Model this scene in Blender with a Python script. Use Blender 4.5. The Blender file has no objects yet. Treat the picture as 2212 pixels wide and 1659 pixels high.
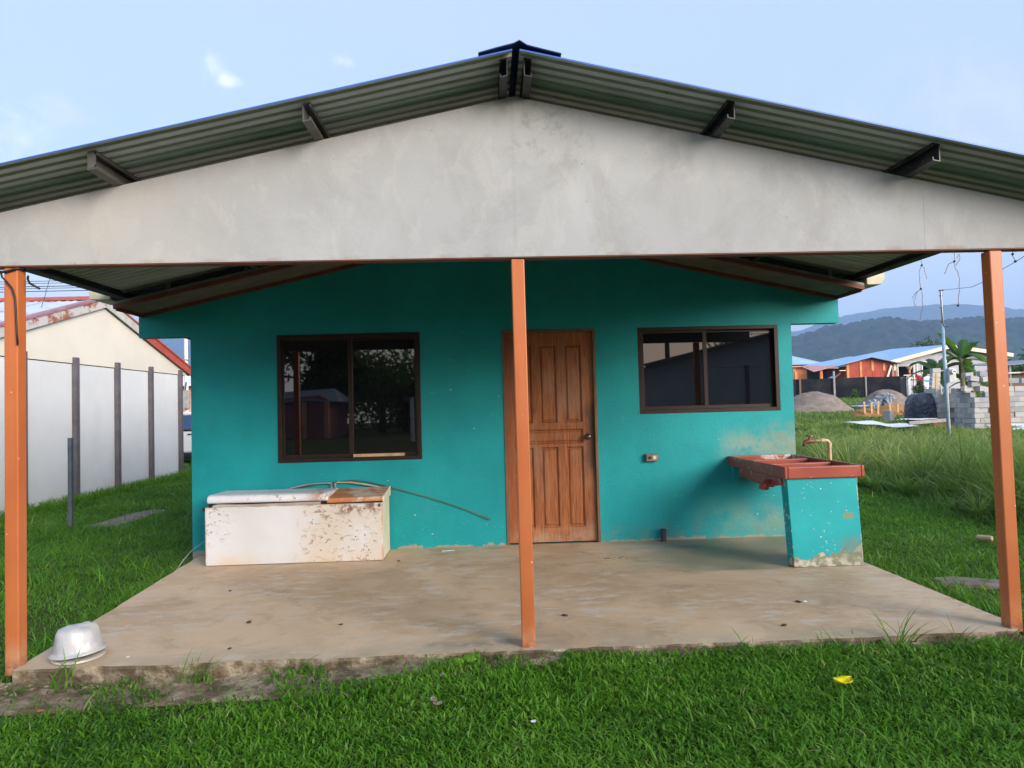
import bpy, bmesh, math, random
import numpy as np
from mathutils import Vector, Matrix, noise
R = math.radians
rng = np.random.default_rng(7)
random.seed(7)
S = bpy.context.scene
COL = S.collection

# ------------------------------------------------------------------ camera
cam_d = bpy.data.cameras.new("camera")
cam = bpy.data.objects.new("camera", cam_d)
COL.objects.link(cam)
_r = Vector((0.99897554, -0.03705259, -0.02598049))
_u = Vector((0.0247408, -0.03353248, 0.99913136))
_f = Vector((0.03789159, 0.99875056, 0.03258142))
M = Matrix((( _r.x, _u.x, -_f.x, 0.0963), (_r.y, _u.y, -_f.y, -3.9482), (_r.z, _u.z, -_f.z, 1.3579), (0, 0, 0, 1)))
cam.matrix_world = M
cam_d.sensor_fit = 'HORIZONTAL'
cam_d.sensor_width = 36.0
cam_d.lens = 36.0 * 1500.0 / 2212.0
cam_d.clip_start = 0.05
cam_d.clip_end = 20000
S.camera = cam

# ------------------------------------------------------------------ world, sun, exposure
SUN_EL, SUN_AZ = R(18), R(139)      # azimuth clockwise from +Y: behind the camera, to the right
world = bpy.data.worlds.new("World")
S.world = world
world.use_nodes = True
wn, wl = world.node_tree.nodes, world.node_tree.links
wn.clear()
w_out = wn.new('ShaderNodeOutputWorld')
w_bg = wn.new('ShaderNodeBackground')
w_bg.inputs['Strength'].default_value = 0.10
sky = wn.new('ShaderNodeTexSky')
sky.sky_type = 'NISHITA'
sky.sun_disc = False
sky.sun_elevation = SUN_EL
sky.sun_rotation = SUN_AZ
sky.altitude = 50
sky.air_density = 1.0
sky.dust_density = 1.2
sky.ozone_density = 1.0
w_tc = wn.new('ShaderNodeTexCoord')
w_sep = wn.new('ShaderNodeSeparateXYZ')
wl.new(w_tc.outputs['Generated'], w_sep.inputs[0])


def wmath(op, a, b=None, c=None, clamp=False):
    n = wn.new('ShaderNodeMath'); n.operation = op; n.use_clamp = clamp
    for i, v in enumerate((a, b, c)):
        if v is None: continue
        if isinstance(v, (int, float)): n.inputs[i].default_value = v
        else: wl.new(v, n.inputs[i])
    return n.outputs[0]


# clouds lie on a flat layer: direction / height gives their plan position
w_z = wmath('MAXIMUM', w_sep.outputs['Z'], 0.0)
w_zz = wmath('ADD', w_z, 0.14)
w_div = wn.new('ShaderNodeVectorMath'); w_div.operation = 'DIVIDE'
w_cmb = wn.new('ShaderNodeCombineXYZ')
for i in range(3): wl.new(w_zz, w_cmb.inputs[i])
wl.new(w_tc.outputs['Generated'], w_div.inputs[0]); wl.new(w_cmb.outputs[0], w_div.inputs[1])


def wnoise(scale, detail, rough, off, lo, hi):
    mp = wn.new('ShaderNodeMapping'); mp.inputs['Location'].default_value = off
    wl.new(w_div.outputs[0], mp.inputs[0])
    n = wn.new('ShaderNodeTexNoise'); n.inputs['Scale'].default_value = scale
    n.inputs['Detail'].default_value = detail; n.inputs['Roughness'].default_value = rough
    wl.new(mp.outputs[0], n.inputs['Vector'])
    r = wn.new('ShaderNodeMapRange'); r.interpolation_type = 'SMOOTHSTEP'
    r.inputs[1].default_value = lo; r.inputs[2].default_value = hi
    wl.new(n.outputs['Fac'], r.inputs[0])
    return r.outputs[0]


c_puff = wnoise(1.1, 7, 0.58, (3.7, 1.3, 0), 0.58, 0.74)       # small separate puffs
c_bank = wnoise(0.55, 6, 0.55, (8.2, 4.1, 2), 0.42, 0.70)      # soft banks low over the hills
w_low = wn.new('ShaderNodeMapRange'); w_low.interpolation_type = 'SMOOTHSTEP'
wl.new(w_sep.outputs['Z'], w_low.inputs[0])
w_low.inputs[1].default_value = 0.42; w_low.inputs[2].default_value = 0.02
bank = wmath('MULTIPLY', c_bank, w_low.outputs[0])
veil = wn.new('ShaderNodeMapRange'); veil.interpolation_type = 'SMOOTHSTEP'
wl.new(w_sep.outputs['Z'], veil.inputs[0])
veil.inputs[1].default_value = 0.30; veil.inputs[2].default_value = 0.0; veil.inputs[4].default_value = 0.55
def wblob(d, r, sq, nlo, nhi):
    v = Vector(d).normalized(); sb = wn.new('ShaderNodeVectorMath'); sb.operation = 'SUBTRACT'
    wl.new(w_tc.outputs['Generated'], sb.inputs[0]); sb.inputs[1].default_value = v
    sc = wn.new('ShaderNodeVectorMath'); sc.operation = 'MULTIPLY'; wl.new(sb.outputs[0], sc.inputs[0]); sc.inputs[1].default_value = sq
    ln = wn.new('ShaderNodeVectorMath'); ln.operation = 'LENGTH'; wl.new(sc.outputs[0], ln.inputs[0])
    n = wn.new('ShaderNodeTexNoise'); n.inputs['Scale'].default_value = 17; n.inputs['Detail'].default_value = 8; n.inputs['Roughness'].default_value = .62; n.inputs['Distortion'].default_value = .4
    wl.new(w_tc.outputs['Generated'], n.inputs['Vector'])
    e = wmath('SUBTRACT', wmath('ADD', wmath('MULTIPLY', n.outputs['Fac'], 3.2), -.95), wmath('DIVIDE', ln.outputs['Value'], r))
    q = wn.new('ShaderNodeMapRange'); q.interpolation_type = 'SMOOTHSTEP'; wl.new(e, q.inputs[0]); q.inputs[1].default_value = nlo; q.inputs[2].default_value = nhi
    return q.outputs[0]


blobs = wmath('MAXIMUM', wblob((-.515, .797, .320), .075, (.8, 1, 1.2), -.1, 1.6), wmath('MAXIMUM', wblob((-.326, .845, .425), .030, (1.5, 1, .6), -.1, 1.5),
              wmath('MAXIMUM', wblob((-.311, .856, .411), .018, (.9, 1, 1.4), -.1, 1.1), wblob((-.173, .878, .446), .036, (.8, 1, 2.4), -.1, 1.5))))
cl = wmath('MAXIMUM', wmath('MAXIMUM', wmath('MULTIPLY', c_puff, 0.35), wmath('MULTIPLY', blobs, .62)), wmath('MAXIMUM', wmath('MULTIPLY', bank, 0.85), veil.outputs[0]))
w_mix = wn.new('ShaderNodeMixRGB')
wl.new(cl, w_mix.inputs[0])
w_tint = wn.new('ShaderNodeMixRGB'); w_tint.blend_type = 'MULTIPLY'; w_tint.inputs[0].default_value = 1.0
w_tint.inputs[2].default_value = (1.0, 1.0, 1.0, 1)
wl.new(sky.outputs[0], w_tint.inputs[1])
# thin bright veil over the whole sky, as in the pale evening sky of the photo
w_pale = wn.new('ShaderNodeMixRGB'); w_pale.inputs[0].default_value = 0.5
w_pale.inputs[2].default_value = (6.7, 8.0, 9.9, 1)
wl.new(w_tint.outputs[0], w_pale.inputs[1])
wl.new(w_pale.outputs[0], w_mix.inputs[1])
w_dot = wn.new('ShaderNodeVectorMath'); w_dot.operation = 'DOT_PRODUCT'
wl.new(w_tc.outputs['Generated'], w_dot.inputs[0]); w_dot.inputs[1].default_value = (math.sin(SUN_AZ), math.cos(SUN_AZ), .1)
w_wr = wn.new('ShaderNodeMapRange'); w_wr.interpolation_type = 'SMOOTHSTEP'; wl.new(w_dot.outputs['Value'], w_wr.inputs[0])
w_wr.inputs[1].default_value = .45; w_wr.inputs[2].default_value = 1.0
w_warm = wn.new('ShaderNodeMixRGB'); wl.new(w_wr.outputs[0], w_warm.inputs[0])
w_warm.inputs[1].default_value = (10.0, 10.0, 10.8, 1); w_warm.inputs[2].default_value = (15.0, 9.4, 6.0, 1)
wl.new(w_warm.outputs[0], w_mix.inputs[2])
# soft pinkish grey banks low on the right and left
g_bank = wmath('MAXIMUM', wblob((.57, .765, .30), .26, (.8, 1, 1.9), -.3, 2.2), wmath('MAXIMUM', wblob((-.469, .812, .347), .040, (.8, 1, 1.5), -.1, 1.5), wblob((-.60, .75, .27), .16, (.8, 1, 1.6), -.2, 2.0)))
w_mix2 = wn.new('ShaderNodeMixRGB'); wl.new(wmath('MULTIPLY', g_bank, .75), w_mix2.inputs[0])
wl.new(w_mix.outputs[0], w_mix2.inputs[1]); w_mix2.inputs[2].default_value = (6.9, 6.8, 8.0, 1)
wl.new(w_mix2.outputs[0], w_bg.inputs['Color'])
wl.new(w_bg.outputs[0], w_out.inputs[0])

sun_d = bpy.data.lights.new("sun", 'SUN')
sun_d.energy = 2.6
sun_d.angle = R(30)
sun_d.color = (1.0, 0.89, 0.79)
sun = bpy.data.objects.new("sun", sun_d)
COL.objects.link(sun)
_sd = Vector((math.sin(SUN_AZ) * math.cos(SUN_EL), math.cos(SUN_AZ) * math.cos(SUN_EL), math.sin(SUN_EL)))
sun.rotation_euler = _sd.to_track_quat('Z', 'Y').to_euler()
sun.location = (20, -20, 20)

S.view_settings.view_transform = 'Standard'
S.view_settings.look = 'None'
S.view_settings.exposure = 0.76
S.view_settings.gamma = 1.0
S.view_settings.use_curve_mapping = False
S.cycles.max_bounces = 6
S.cycles.diffuse_bounces = 1
S.cycles.glossy_bounces = 4
S.cycles.transparent_max_bounces = 8
S.cycles.volume_bounces = 2

# ------------------------------------------------------------------ materials


class NT:
    def __init__(s, name):
        s.m = bpy.data.materials.new(name); s.m.use_nodes = True
        s.n, s.l = s.m.node_tree.nodes, s.m.node_tree.links
        s.b = s.n['Principled BSDF']
        g = s.n.new('ShaderNodeNewGeometry'); s.pos = g.outputs['Position']; s.geo = g
        sp = s.n.new('ShaderNodeSeparateXYZ'); s.l.new(s.pos, sp.inputs[0])
        s.x, s.y, s.z = sp.outputs

    def link(s, a, b): s.l.new(a, b)

    def put(s, sock, v):
        if isinstance(v, (int, float)): sock.default_value = v
        elif isinstance(v, (tuple, list)): sock.default_value = tuple(v) + ((1,) if len(v) == 3 and sock.type == 'RGBA' else ())
        else: s.l.new(v, sock)

    def math(s, op, a, b=None, c=None, clamp=False):
        n = s.n.new('ShaderNodeMath'); n.operation = op; n.use_clamp = clamp
        for i, v in enumerate((a, b, c)):
            if v is not None: s.put(n.inputs[i], v)
        return n.outputs[0]

    def noise(s, scale, detail=4, rough=.55, stretch=(1, 1, 1), off=(0, 0, 0), lo=None, hi=None, dist=0, vec=None):
        mp = s.n.new('ShaderNodeMapping'); mp.inputs['Scale'].default_value = stretch; mp.inputs['Location'].default_value = off
        s.l.new(vec or s.pos, mp.inputs[0])
        n = s.n.new('ShaderNodeTexNoise'); n.inputs['Scale'].default_value = scale
        n.inputs['Detail'].default_value = detail; n.inputs['Roughness'].default_value = rough
        n.inputs['Distortion'].default_value = dist
        s.l.new(mp.outputs[0], n.inputs['Vector'])
        o = n.outputs['Fac']
        return s.ramp(o, lo, hi) if lo is not None else o

    def vor(s, scale, stretch=(1, 1, 1), off=(0, 0, 0), feature='F1', out='Distance', lo=None, hi=None):
        mp = s.n.new('ShaderNodeMapping'); mp.inputs['Scale'].default_value = stretch; mp.inputs['Location'].default_value = off
        s.l.new(s.pos, mp.inputs[0])
        n = s.n.new('ShaderNodeTexVoronoi'); n.feature = feature; n.inputs['Scale'].default_value = scale
        s.l.new(mp.outputs[0], n.inputs['Vector'])
        o = n.outputs[out]
        return s.ramp(o, lo, hi) if lo is not None else o

    def ramp(s, v, lo, hi, a=0., b=1.):
        n = s.n.new('ShaderNodeMapRange'); n.interpolation_type = 'SMOOTHSTEP'
        s.put(n.inputs[0], v)
        n.inputs[1].default_value = lo; n.inputs[2].default_value = hi
        n.inputs[3].default_value = a; n.inputs[4].default_value = b
        return n.outputs[0]

    def mix(s, f, a, b, mode='MIX'):
        n = s.n.new('ShaderNodeMixRGB'); n.blend_type = mode
        s.put(n.inputs[0], f); s.put(n.inputs[1], a); s.put(n.inputs[2], b)
        return n.outputs[0]

    def mul(s, *v):
        o = v[0]
        for w in v[1:]: o = s.math('MULTIPLY', o, w)
        return o

    def box(s, x=None, z=None, y=None, soft=.05):
        """soft world-space window: 1 inside the ranges"""
        o = None
        for ax, rg in ((s.x, x), (s.y, y), (s.z, z)):
            if rg is None: continue
            a = s.ramp(ax, rg[0] - soft, rg[0] + soft); b = s.ramp(ax, rg[1] - soft, rg[1] + soft, 1., 0.)
            w = s.math('MULTIPLY', a, b)
            o = w if o is None else s.math('MULTIPLY', o, w)
        return o

    def bump(s, h, strength=.3, dist=.01):
        n = s.n.new('ShaderNodeBump'); n.inputs['Strength'].default_value = strength; n.inputs['Distance'].default_value = dist
        s.put(n.inputs['Height'], h)
        s.l.new(n.outputs[0], s.b.inputs['Normal'])

    def fin(s, color, rough=.7, metal=0., spec=.4):
        s.put(s.b.inputs['Base Color'], color); s.put(s.b.inputs['Roughness'], rough)
        s.put(s.b.inputs['Metallic'], metal); s.put(s.b.inputs['Specular IOR Level'], spec)
        return s.m


def simple(name, c, rough=.7, metal=0., spec=.4, var=.18, scale=6., bump=.15, bscale=60., stretch=(1, 1, 1)):
    t = NT(name)
    n = t.noise(scale, 5, .6, stretch=stretch)
    d = tuple(v * (1 - var) for v in c); e = tuple(min(1, v * (1 + var)) for v in c)
    col = t.mix(t.ramp(n, .3, .7), d, e)
    t.bump(t.noise(bscale, 4, .6, stretch=stretch), bump, .004)
    return t.fin(col, rough, metal, spec)


MT = {}


def build_materials():
    # ---- turquoise house wall
    t = NT('teal_wall_paint')
    base = t.mix(t.noise(1.4, 5, .55, lo=.3, hi=.7), (.004, .295, .325), (.009, .37, .40))
    base = t.mix(t.mul(t.noise(5, 5, .6, stretch=(1, 1, .45), lo=.48, hi=.75), .25), base, (.02, .24, .24))
    # worn flecks
    fl = t.mul(t.noise(30, 2, .5, off=(1, 0, 2), lo=.765, hi=.785), t.noise(1.1, 3, lo=.46, hi=.54))
    fl2 = t.mul(t.noise(42, 3, .6, stretch=(.7, 1, 1), off=(3, 1, 2), lo=.70, hi=.72), t.box(z=(.02, .45), soft=.2), t.noise(1.6, 3, off=(4, 0, 0), lo=.45, hi=.55))
    fls = t.math('MAXIMUM', fl, fl2)
    col = t.mix(fls, base, (.62, .66, .60))
    # chipped strip along the floor
    edge = t.math('ADD', t.mul(t.z, -7.), t.math('ADD', t.mul(t.noise(9, 6, .7, off=(1, 5, 0)), 1.), t.mul(t.noise(1.9, 2, off=(3, 5, 0)), 1.2)))
    col = t.mix(t.mul(t.ramp(edge, .95, 1.05), .9), col, (.36, .32, .24))
    # grime band splashed above the wash trough, and pale damp bloom beneath it
    g1 = t.mul(t.box(x=(2.45, 3.4), z=(.80, 1.02), soft=.14), t.noise(6, 6, .68, off=(0, 3, 1), lo=.33, hi=.62))
    col = t.mix(t.mul(g1, .6), col, (.40, .38, .27))
    g1b = t.mul(t.box(x=(2.95, 3.4), z=(.82, 1.12), soft=.10), t.noise(9, 6, .7, off=(2, 3, 1), lo=.4, hi=.6))
    col = t.mix(t.mul(g1b, .7), col, (.26, .29, .20))
    g2 = t.mul(t.box(x=(2.2, 3.4), z=(.02, .30), soft=.16), t.noise(3.2, 5, .6, off=(7, 3, 1), lo=.35, hi=.65))
    col = t.mix(t.mul(g2, .45), col, (.36, .37, .22))
    g3 = t.mul(t.box(x=(1.2, 3.4), z=(-.02, .14), soft=.07), t.noise(5, 5, .6, lo=.4, hi=.6))
    col = t.mix(t.mul(g3, .45), col, (.16, .25, .20))
    t.bump(t.mix(.5, t.noise(3.5, 5, .6), t.noise(45, 4, .6)), .35, .016)
    MT['teal'] = t.fin(col, .62, 0, .35)

    # ---- teal on the trough's pier: flecked and flaking at the foot
    t = NT('teal_pier_paint')
    base = t.mix(t.noise(2.2, 4, lo=.3, hi=.7), (.008, .36, .39), (.014, .42, .45))
    spots = t.mul(t.noise(40, 3, .6, stretch=(.8, 1, 1.2), off=(2, 0, 1), lo=.675, hi=.69), t.noise(4, 3, off=(2, 2, 2), lo=.40, hi=.5), t.box(x=(2.58, 3.1), z=(.12, .70), soft=.02))
    col = t.mix(spots, base, (.66, .68, .62))
    e = t.math('ADD', t.math('SUBTRACT', .05, t.mul(t.z, 2.6)), t.math('ADD', t.math('ADD', t.mul(t.noise(11, 7, .7), .8), t.mul(t.noise(3.4, 2, off=(4, 0, 0)), .9)), t.mul(t.ramp(t.x, 2.6, 2.95), .25)))
    col = t.mix(t.ramp(e, .78, .82), col, t.mix(t.noise(20, 4, lo=.4, hi=.6), (.52, .50, .40), (.22, .22, .15)))
    col = t.mix(t.mul(t.box(x=(2.95, 3.2), z=(.02, .22), soft=.06), .6), col, (.20, .21, .15))
    ed = t.math('MAXIMUM', t.mul(t.ramp(t.math('ADD', t.x, t.mul(t.z, .045)), 3.112, 3.122), t.noise(22, 4, lo=.46, hi=.54)), t.mul(t.ramp(t.math('ADD', t.x, t.mul(t.z, .052)), 2.556, 2.549), t.noise(26, 4, off=(0, 0, 4), lo=.58, hi=.64)))
    col = t.mix(ed, col, (.6, .58, .48))
    col = t.mix(t.mul(t.box(x=(2.97, 3.045), z=(.385, .425), soft=.02), .9), col, (.33, .24, .10))
    t.bump(t.math('ADD', t.mul(t.ramp(e, .78, .82), -1.), t.mul(t.noise(50, 3), .3)), .35, .006)
    MT['pier'] = t.fin(col, .6)

    # ---- white plastered gable board
    t = NT('plastered_gable')
    base = t.mix(t.noise(.9, 5, .55, lo=.3, hi=.7), (.375, .39, .40), (.44, .457, .468))
    st = t.noise(2.6, 7, .68, stretch=(1, 1, .75), off=(2, 0, 4), lo=.44, hi=.66, dist=.5)
    col = t.mix(t.mul(st, t.ramp(t.x, -2.2, 1.2, .45, .9)), base, (.335, .342, .345))
    big = t.noise(.8, 4, .6, off=(7, 0, 2), lo=.35, hi=.65)
    col = t.mix(t.mul(big, .35), col, (.33, .345, .36))
    pale = t.noise(5.5, 7, .7, stretch=(1, 1, .6), off=(1, 0, 9), lo=.53, hi=.60, dist=.6)
    col = t.mix(t.mul(pale, .22), col, (.52, .515, .50))
    seam = t.mul(t.box(x=(.283, .289), z=(2.3, 3.2), soft=.012), .35)
    col = t.mix(seam, col, (.26, .26, .25))
    st2 = t.mul(t.box(x=(.25, .75), z=(2.75, 3.2), soft=.14), t.noise(9, 6, .7, off=(5, 0, 1), lo=.50, hi=.60))
    col = t.mix(t.mul(st2, .55), col, (.27, .28, .26))
    st3 = t.mul(t.box(x=(1.7, 4.2), z=(2.45, 2.9), soft=.2), t.noise(3.5, 6, .7, stretch=(1, 1, .5), off=(5, 0, 7), lo=.42, hi=.62))
    col = t.mix(t.mul(st3, .5), col, (.30, .33, .36))
    warm_light = t.mul(t.ramp(t.x, -.6, -2.4), t.noise(1.6, 4, off=(9, 0, 0), lo=.3, hi=.7))  # warmth of the light on the left end, painted into the colour
    col = t.mix(t.mul(warm_light, .35), col, (.60, .55, .45))
    rust = t.mul(t.box(z=(2.21, 2.235), soft=.01), t.noise(5, 4, stretch=(1, 1, .2), lo=.5, hi=.65))
    col = t.mix(t.mul(rust, .5), col, (.30, .20, .13))
    col = t.mix(t.ramp(t.y, .03, .05), col, (.14, .135, .125))
    chip = t.mul(t.vor(7, off=(1, 0, 3), lo=.045, hi=.03), 1.)
    col = t.mix(chip, col, (.28, .27, .26))
    h = t.math('ADD', t.noise(7, 7, .68, dist=.5), t.mul(t.noise(60, 4, .65), .35))
    t.bump(h, .22, .010)
    MT['fascia'] = t.fin(col, .8, 0, .25)

    # ---- concrete slab
    t = NT('worn_concrete')
    col = t.mix(t.noise(1.1, 7, .62, stretch=(1, 1, 1), lo=.3, hi=.7, dist=.5), (.48, .34, .21), (.68, .51, .345))
    col = t.mix(t.mul(t.noise(3.3, 7, .7, stretch=(1, 1, 1), off=(3, 3, 0), lo=.47, hi=.70, dist=.6), .48), col, (.31, .225, .145))
    pale = t.mul(t.noise(6.5, 8, .72, stretch=(.7, 1.5, 1), off=(8, 2, 0), lo=.50, hi=.60), t.noise(1.3, 3, off=(2, 9, 0), lo=.38, hi=.56))
    col = t.mix(t.mul(pale, .75), col, (.60, .53, .44))
    wet = t.mul(t.ramp(t.math('ADD', t.y, t.mul(t.noise(9, 3), .05)), 1.60, 1.66), t.ramp(t.x, 1.0, 1.9), t.noise(1.8, 5, off=(1, 1, 0), lo=.18, hi=.62))
    col = t.mix(t.mul(wet, .85), col, (.23, .235, .16))
    col = t.mix(t.mul(t.box(x=(1.65, 2.12), y=(2.48, 2.66), soft=.09), t.noise(9, 5, .6, lo=.3, hi=.6)), col, (.17, .19, .18))
    col = t.mix(t.mul(t.box(x=(1.30, 1.8), y=(2.42, 2.72), soft=.08), t.noise(5, 5, .6, off=(3, 0, 0), lo=.35, hi=.6), .6), col, (.52, .49, .43))
    sp = t.mul(t.box(x=(1.06, 1.38), y=(2.13, 2.25), soft=.04), t.vor(34, stretch=(.7, 1, 1), lo=.36, hi=.26))
    col = t.mix(sp, col, (.06, .055, .04))
    col = t.mix(t.mul(t.box(x=(-.28, .24), y=(.05, .14), soft=.05), t.noise(12, 4, lo=.3, hi=.6), .7), col, (.16, .17, .17))
    col = t.mix(t.mul(t.ramp(t.y, .30, -.02), t.noise(4, 5, lo=.35, hi=.65), .6), col, (.40, .36, .27))
    pit = t.vor(23, stretch=(.6, 1, 1), off=(4, 0, 0), lo=.10, hi=.06)
    col = t.mix(t.mul(pit, t.noise(2, 3, lo=.5, hi=.6)), col, (.70, .65, .58))
    pt = t.mul(t.box(x=(-.62, -.38), y=(1.93, 2.10), soft=.035), t.noise(8, 5, .6, lo=.36, hi=.46))
    col = t.mix(pt, col, (.62, .53, .42))
    t.bump(t.math('ADD', t.noise(4, 7, .66), t.mul(t.noise(70, 5, .7), .3)), .3, .012)
    MT['slab'] = t.fin(col, t.ramp(wet, 0, 1, .72, .42), 0, .35)

    t = NT('rubble_edge')
    v = t.vor(26, out='Color')
    col = t.mix(t.noise(14, 5, .7, lo=.35, hi=.65), (.25, .185, .12), (.50, .42, .31))
    col = t.mix(t.mul(t.noise(5, 4, lo=.42, hi=.58), .85), col, (.12, .088, .055))
    col = t.mix(t.mul(t.ramp(t.z, -.07, -.10), .6), col, (.12, .085, .05))
    t.bump(t.noise(30, 6, .7), .8, .03)
    MT['rubble'] = t.fin(col, .95, 0, .15)

    # ---- soil
    t = NT('soil_ground')
    col = t.mix(t.noise(3, 6, .6, lo=.3, hi=.7), (.035, .055, .014), (.07, .085, .025))
    col = t.mix(t.mul(t.ramp(t.y, -.62, -.42), t.ramp(t.y, .2, .1)), col, (.065, .042, .024))
    far = t.ramp(t.y, 25., 60.)
    col = t.mix(far, col, t.mix(t.noise(.12, 5, lo=.35, hi=.65), (.05, .09, .02), (.11, .15, .04)))
    t.bump(t.noise(8, 5), .6, .05)
    MT['soil'] = t.fin(col, .95, 0, .1)

    # ---- steel post, orange
    t = NT('orange_post_paint')
    col = t.mix(t.noise(1.5, 4, lo=.3, hi=.7), (.47, .125, .036), (.55, .165, .052))
    col = t.mix(t.mul(t.noise(8, 6, .7, stretch=(1, 1, .4), lo=.55, hi=.7), .35), col, (.42, .14, .06))
    col = t.mix(t.mul(t.noise(30, 4, .6, stretch=(1, 1, .04), lo=.45, hi=.7), .25), col, (.36, .10, .035))
    rf = t.mul(t.ramp(t.z, .07, .0), t.noise(20, 5, .7, lo=.4, hi=.55))
    low = t.mul(t.ramp(t.z, .22, .0), t.noise(9, 5, .65, lo=.35, hi=.7))
    col = t.mix(t.mul(low, .75), col, (.60, .34, .20))
    col = t.mix(t.mul(rf, .7), col, (.20, .10, .06))
    fl = t.mul(t.vor(14, stretch=(1, 1, .7), lo=.07, hi=.04), t.noise(2, 2, lo=.45, hi=.5))
    col = t.mix(fl, col, (.75, .62, .50))
    t.bump(t.noise(30, 4), .08, .004)
    MT['orange'] = t.fin(col, .42, 0, .45)
    MT['orange_trim'] = simple('orange_trim_paint', (.17, .055, .028), .6)

    # ---- roof metal
    t = NT('roof_underside')
    col = t.mix(t.noise(1.2, 5, .6, stretch=(.4, 2, 1), lo=.3, hi=.7), (.36, .395, .40), (.54, .58, .59))
    col = t.mix(t.mul(t.noise(4, 6, .7, stretch=(.3, 3, 1), lo=.52, hi=.7), .4), col, (.10, .12, .10))
    sc = t.vor(3.1, stretch=(1, 1.4, 1), off=(.3, .2, 0), lo=.035, hi=.02)
    col = t.mix(sc, col, (.02, .02, .02))
    MT['roof_under'] = t.fin(col, .5, .05, .5)
    MT['roof_blue'] = simple('roof_top_blue', (.03, .12, .48), .45, .1, .5, scale=2)
    t = NT('black_steel')
    col = t.mix(t.noise(5, 5, .6, lo=.35, hi=.7), (.022, .023, .026), (.06, .06, .062))
    dr = t.mul(t.vor(38, stretch=(1, .6, 1), lo=.16, hi=.08), t.noise(6, 2, lo=.45, hi=.55))
    col = t.mix(t.mul(dr, .7), col, (.45, .46, .47))
    MT['purlin'] = t.fin(col, .45, .3)
    MT['purlin_grey'] = simple('grey_steel', (.11, .105, .10), .5, .3, scale=9)
    MT['channel'] = simple('pale_channel', (.22, .24, .23), .6, .1)
    MT['soffit'] = simple('soffit_board', (.17, .155, .115), .8)
    MT['gutter'] = simple('cream_gutter', (.52, .50, .37), .5)
    MT['dark'] = simple('dark_inside', (.010, .010, .012), .9, bump=0)  # near black: the shade of unlit interiors put into the colour
    MT['ridge'] = simple('ridge_cap_metal', (.015, .03, .10), .5, .3)

    # ---- wood
    t = NT('door_wood')
    gr = t.noise(9, 7, .65, stretch=(9, 1, .35), dist=1.2)
    col = t.mix(t.ramp(gr, .3, .7), (.16, .048, .016), (.47, .165, .052))
    col = t.mix(t.mul(t.noise(2.0, 5, .6, stretch=(2, 1, .8), off=(3, 0, 0), lo=.45, hi=.7), .55), col, (.34, .20, .12))
    wear = t.mul(t.box(x=(1.05, 1.30), z=(.70, 1.35), soft=.10), t.noise(7, 6, .7, stretch=(1, 1, .5), lo=.36, hi=.56))
    col = t.mix(t.mul(wear, .85), col, (.06, .035, .02))
    kn = t.mul(t.noise(6, 5, .7, stretch=(1.5, 1, .7), off=(0, 0, 7), lo=.60, hi=.68), t.box(z=(1.15, 1.5), soft=.1))
    col = t.mix(t.mul(kn, .8), col, (.08, .045, .025))
    foot = t.mul(t.ramp(t.z, .22, .02), t.noise(8, 5, .6, lo=.3, hi=.7))
    col = t.mix(t.mul(foot, .6), col, (.50, .36, .25))
    red = t.mul(t.ramp(t.x, .40, .33), .45)
    col = t.mix(red, col, (.34, .085, .022))
    t.bump(gr, .25, .004)
    MT['wood'] = t.fin(col, .5, 0, .4)
    MT['wood_frame'] = simple('door_frame_wood', (.20, .11, .065), .7, scale=12, stretch=(1, 1, .3))
    MT['bronze'] = simple('bronze_aluminium', (.026, .013, .009), .45, .2, .4, scale=10)
    t = NT('dark_window_glass')
    t.b.inputs['IOR'].default_value = 1.62
    MT['glass'] = t.fin((.004, .004, .005), .015, 0, .75)
    t = NT('door_knob_metal'); MT['knob'] = t.fin((.14, .11, .08), .35, .8)

    # ---- freezer
    t = NT('freezer_shell')
    base = t.mix(t.noise(1.8, 4, lo=.35, hi=.65), (.66, .655, .645), (.72, .73, .755))
    area = t.math('MAXIMUM', t.ramp(t.x, -1.72, -1.45), t.mul(t.ramp(t.x, -2.15, -2.30), t.ramp(t.z, .1, .36)))
    cream = t.mul(t.ramp(t.x, -1.75, -1.45), t.noise(3.3, 5, .6, lo=.25, hi=.6))
    col = t.mix(t.mul(cream, .75), base, (.66, .565, .45))
    pits = t.mul(t.noise(23, 6, .72, stretch=(.75, 1, 1.1), off=(2, 2, 0), lo=.555, hi=.60, dist=.8), area)
    col = t.mix(t.mul(pits, .75), col, (.26, .14, .09))
    pits2 = t.mul(t.vor(24, stretch=(.8, 1, 1), off=(1, 0, 0), lo=.17, hi=.10), t.noise(5, 3, off=(0, 0, 3), lo=.52, hi=.6), area)
    col = t.mix(pits2, col, (.10, .05, .04))
    rust = t.mul(t.box(x=(-1.26, -.9), z=(.43, .56), soft=.05), t.noise(10, 6, .7, off=(1, 0, 0), lo=.45, hi=.58))
    col = t.mix(t.mul(rust, .9), col, (.20, .09, .06))
    foot = t.mul(t.ramp(t.z, .16, .0), t.noise(4, 5, .6, off=(6, 0, 0), lo=.42, hi=.65))
    col = t.mix(t.mul(foot, .6), col, (.70, .50, .28))
    ed = t.mul(t.math('MAXIMUM', t.ramp(t.z, .508, .52), t.math('MAXIMUM', t.ramp(t.x, -.885, -.868), t.ramp(t.x, -2.43, -2.445))), t.noise(9, 5, lo=.35, hi=.6))
    col = t.mix(t.mul(ed, .8), col, (.52, .27, .13))
    t.bump(t.math('ADD', t.mul(pits, -1.), t.noise(12, 4)), .15, .004)
    MT['freezer'] = t.fin(col, .5, 0, .4)
    t = NT('freezer_side'); MT['freezer_side'] = t.fin(t.mix(t.noise(8, 5, stretch=(1, 1, .4), lo=.35, hi=.65), (.70, .66, .46), (.80, .77, .60)), .55)
    t = NT('freezer_lid')
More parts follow.
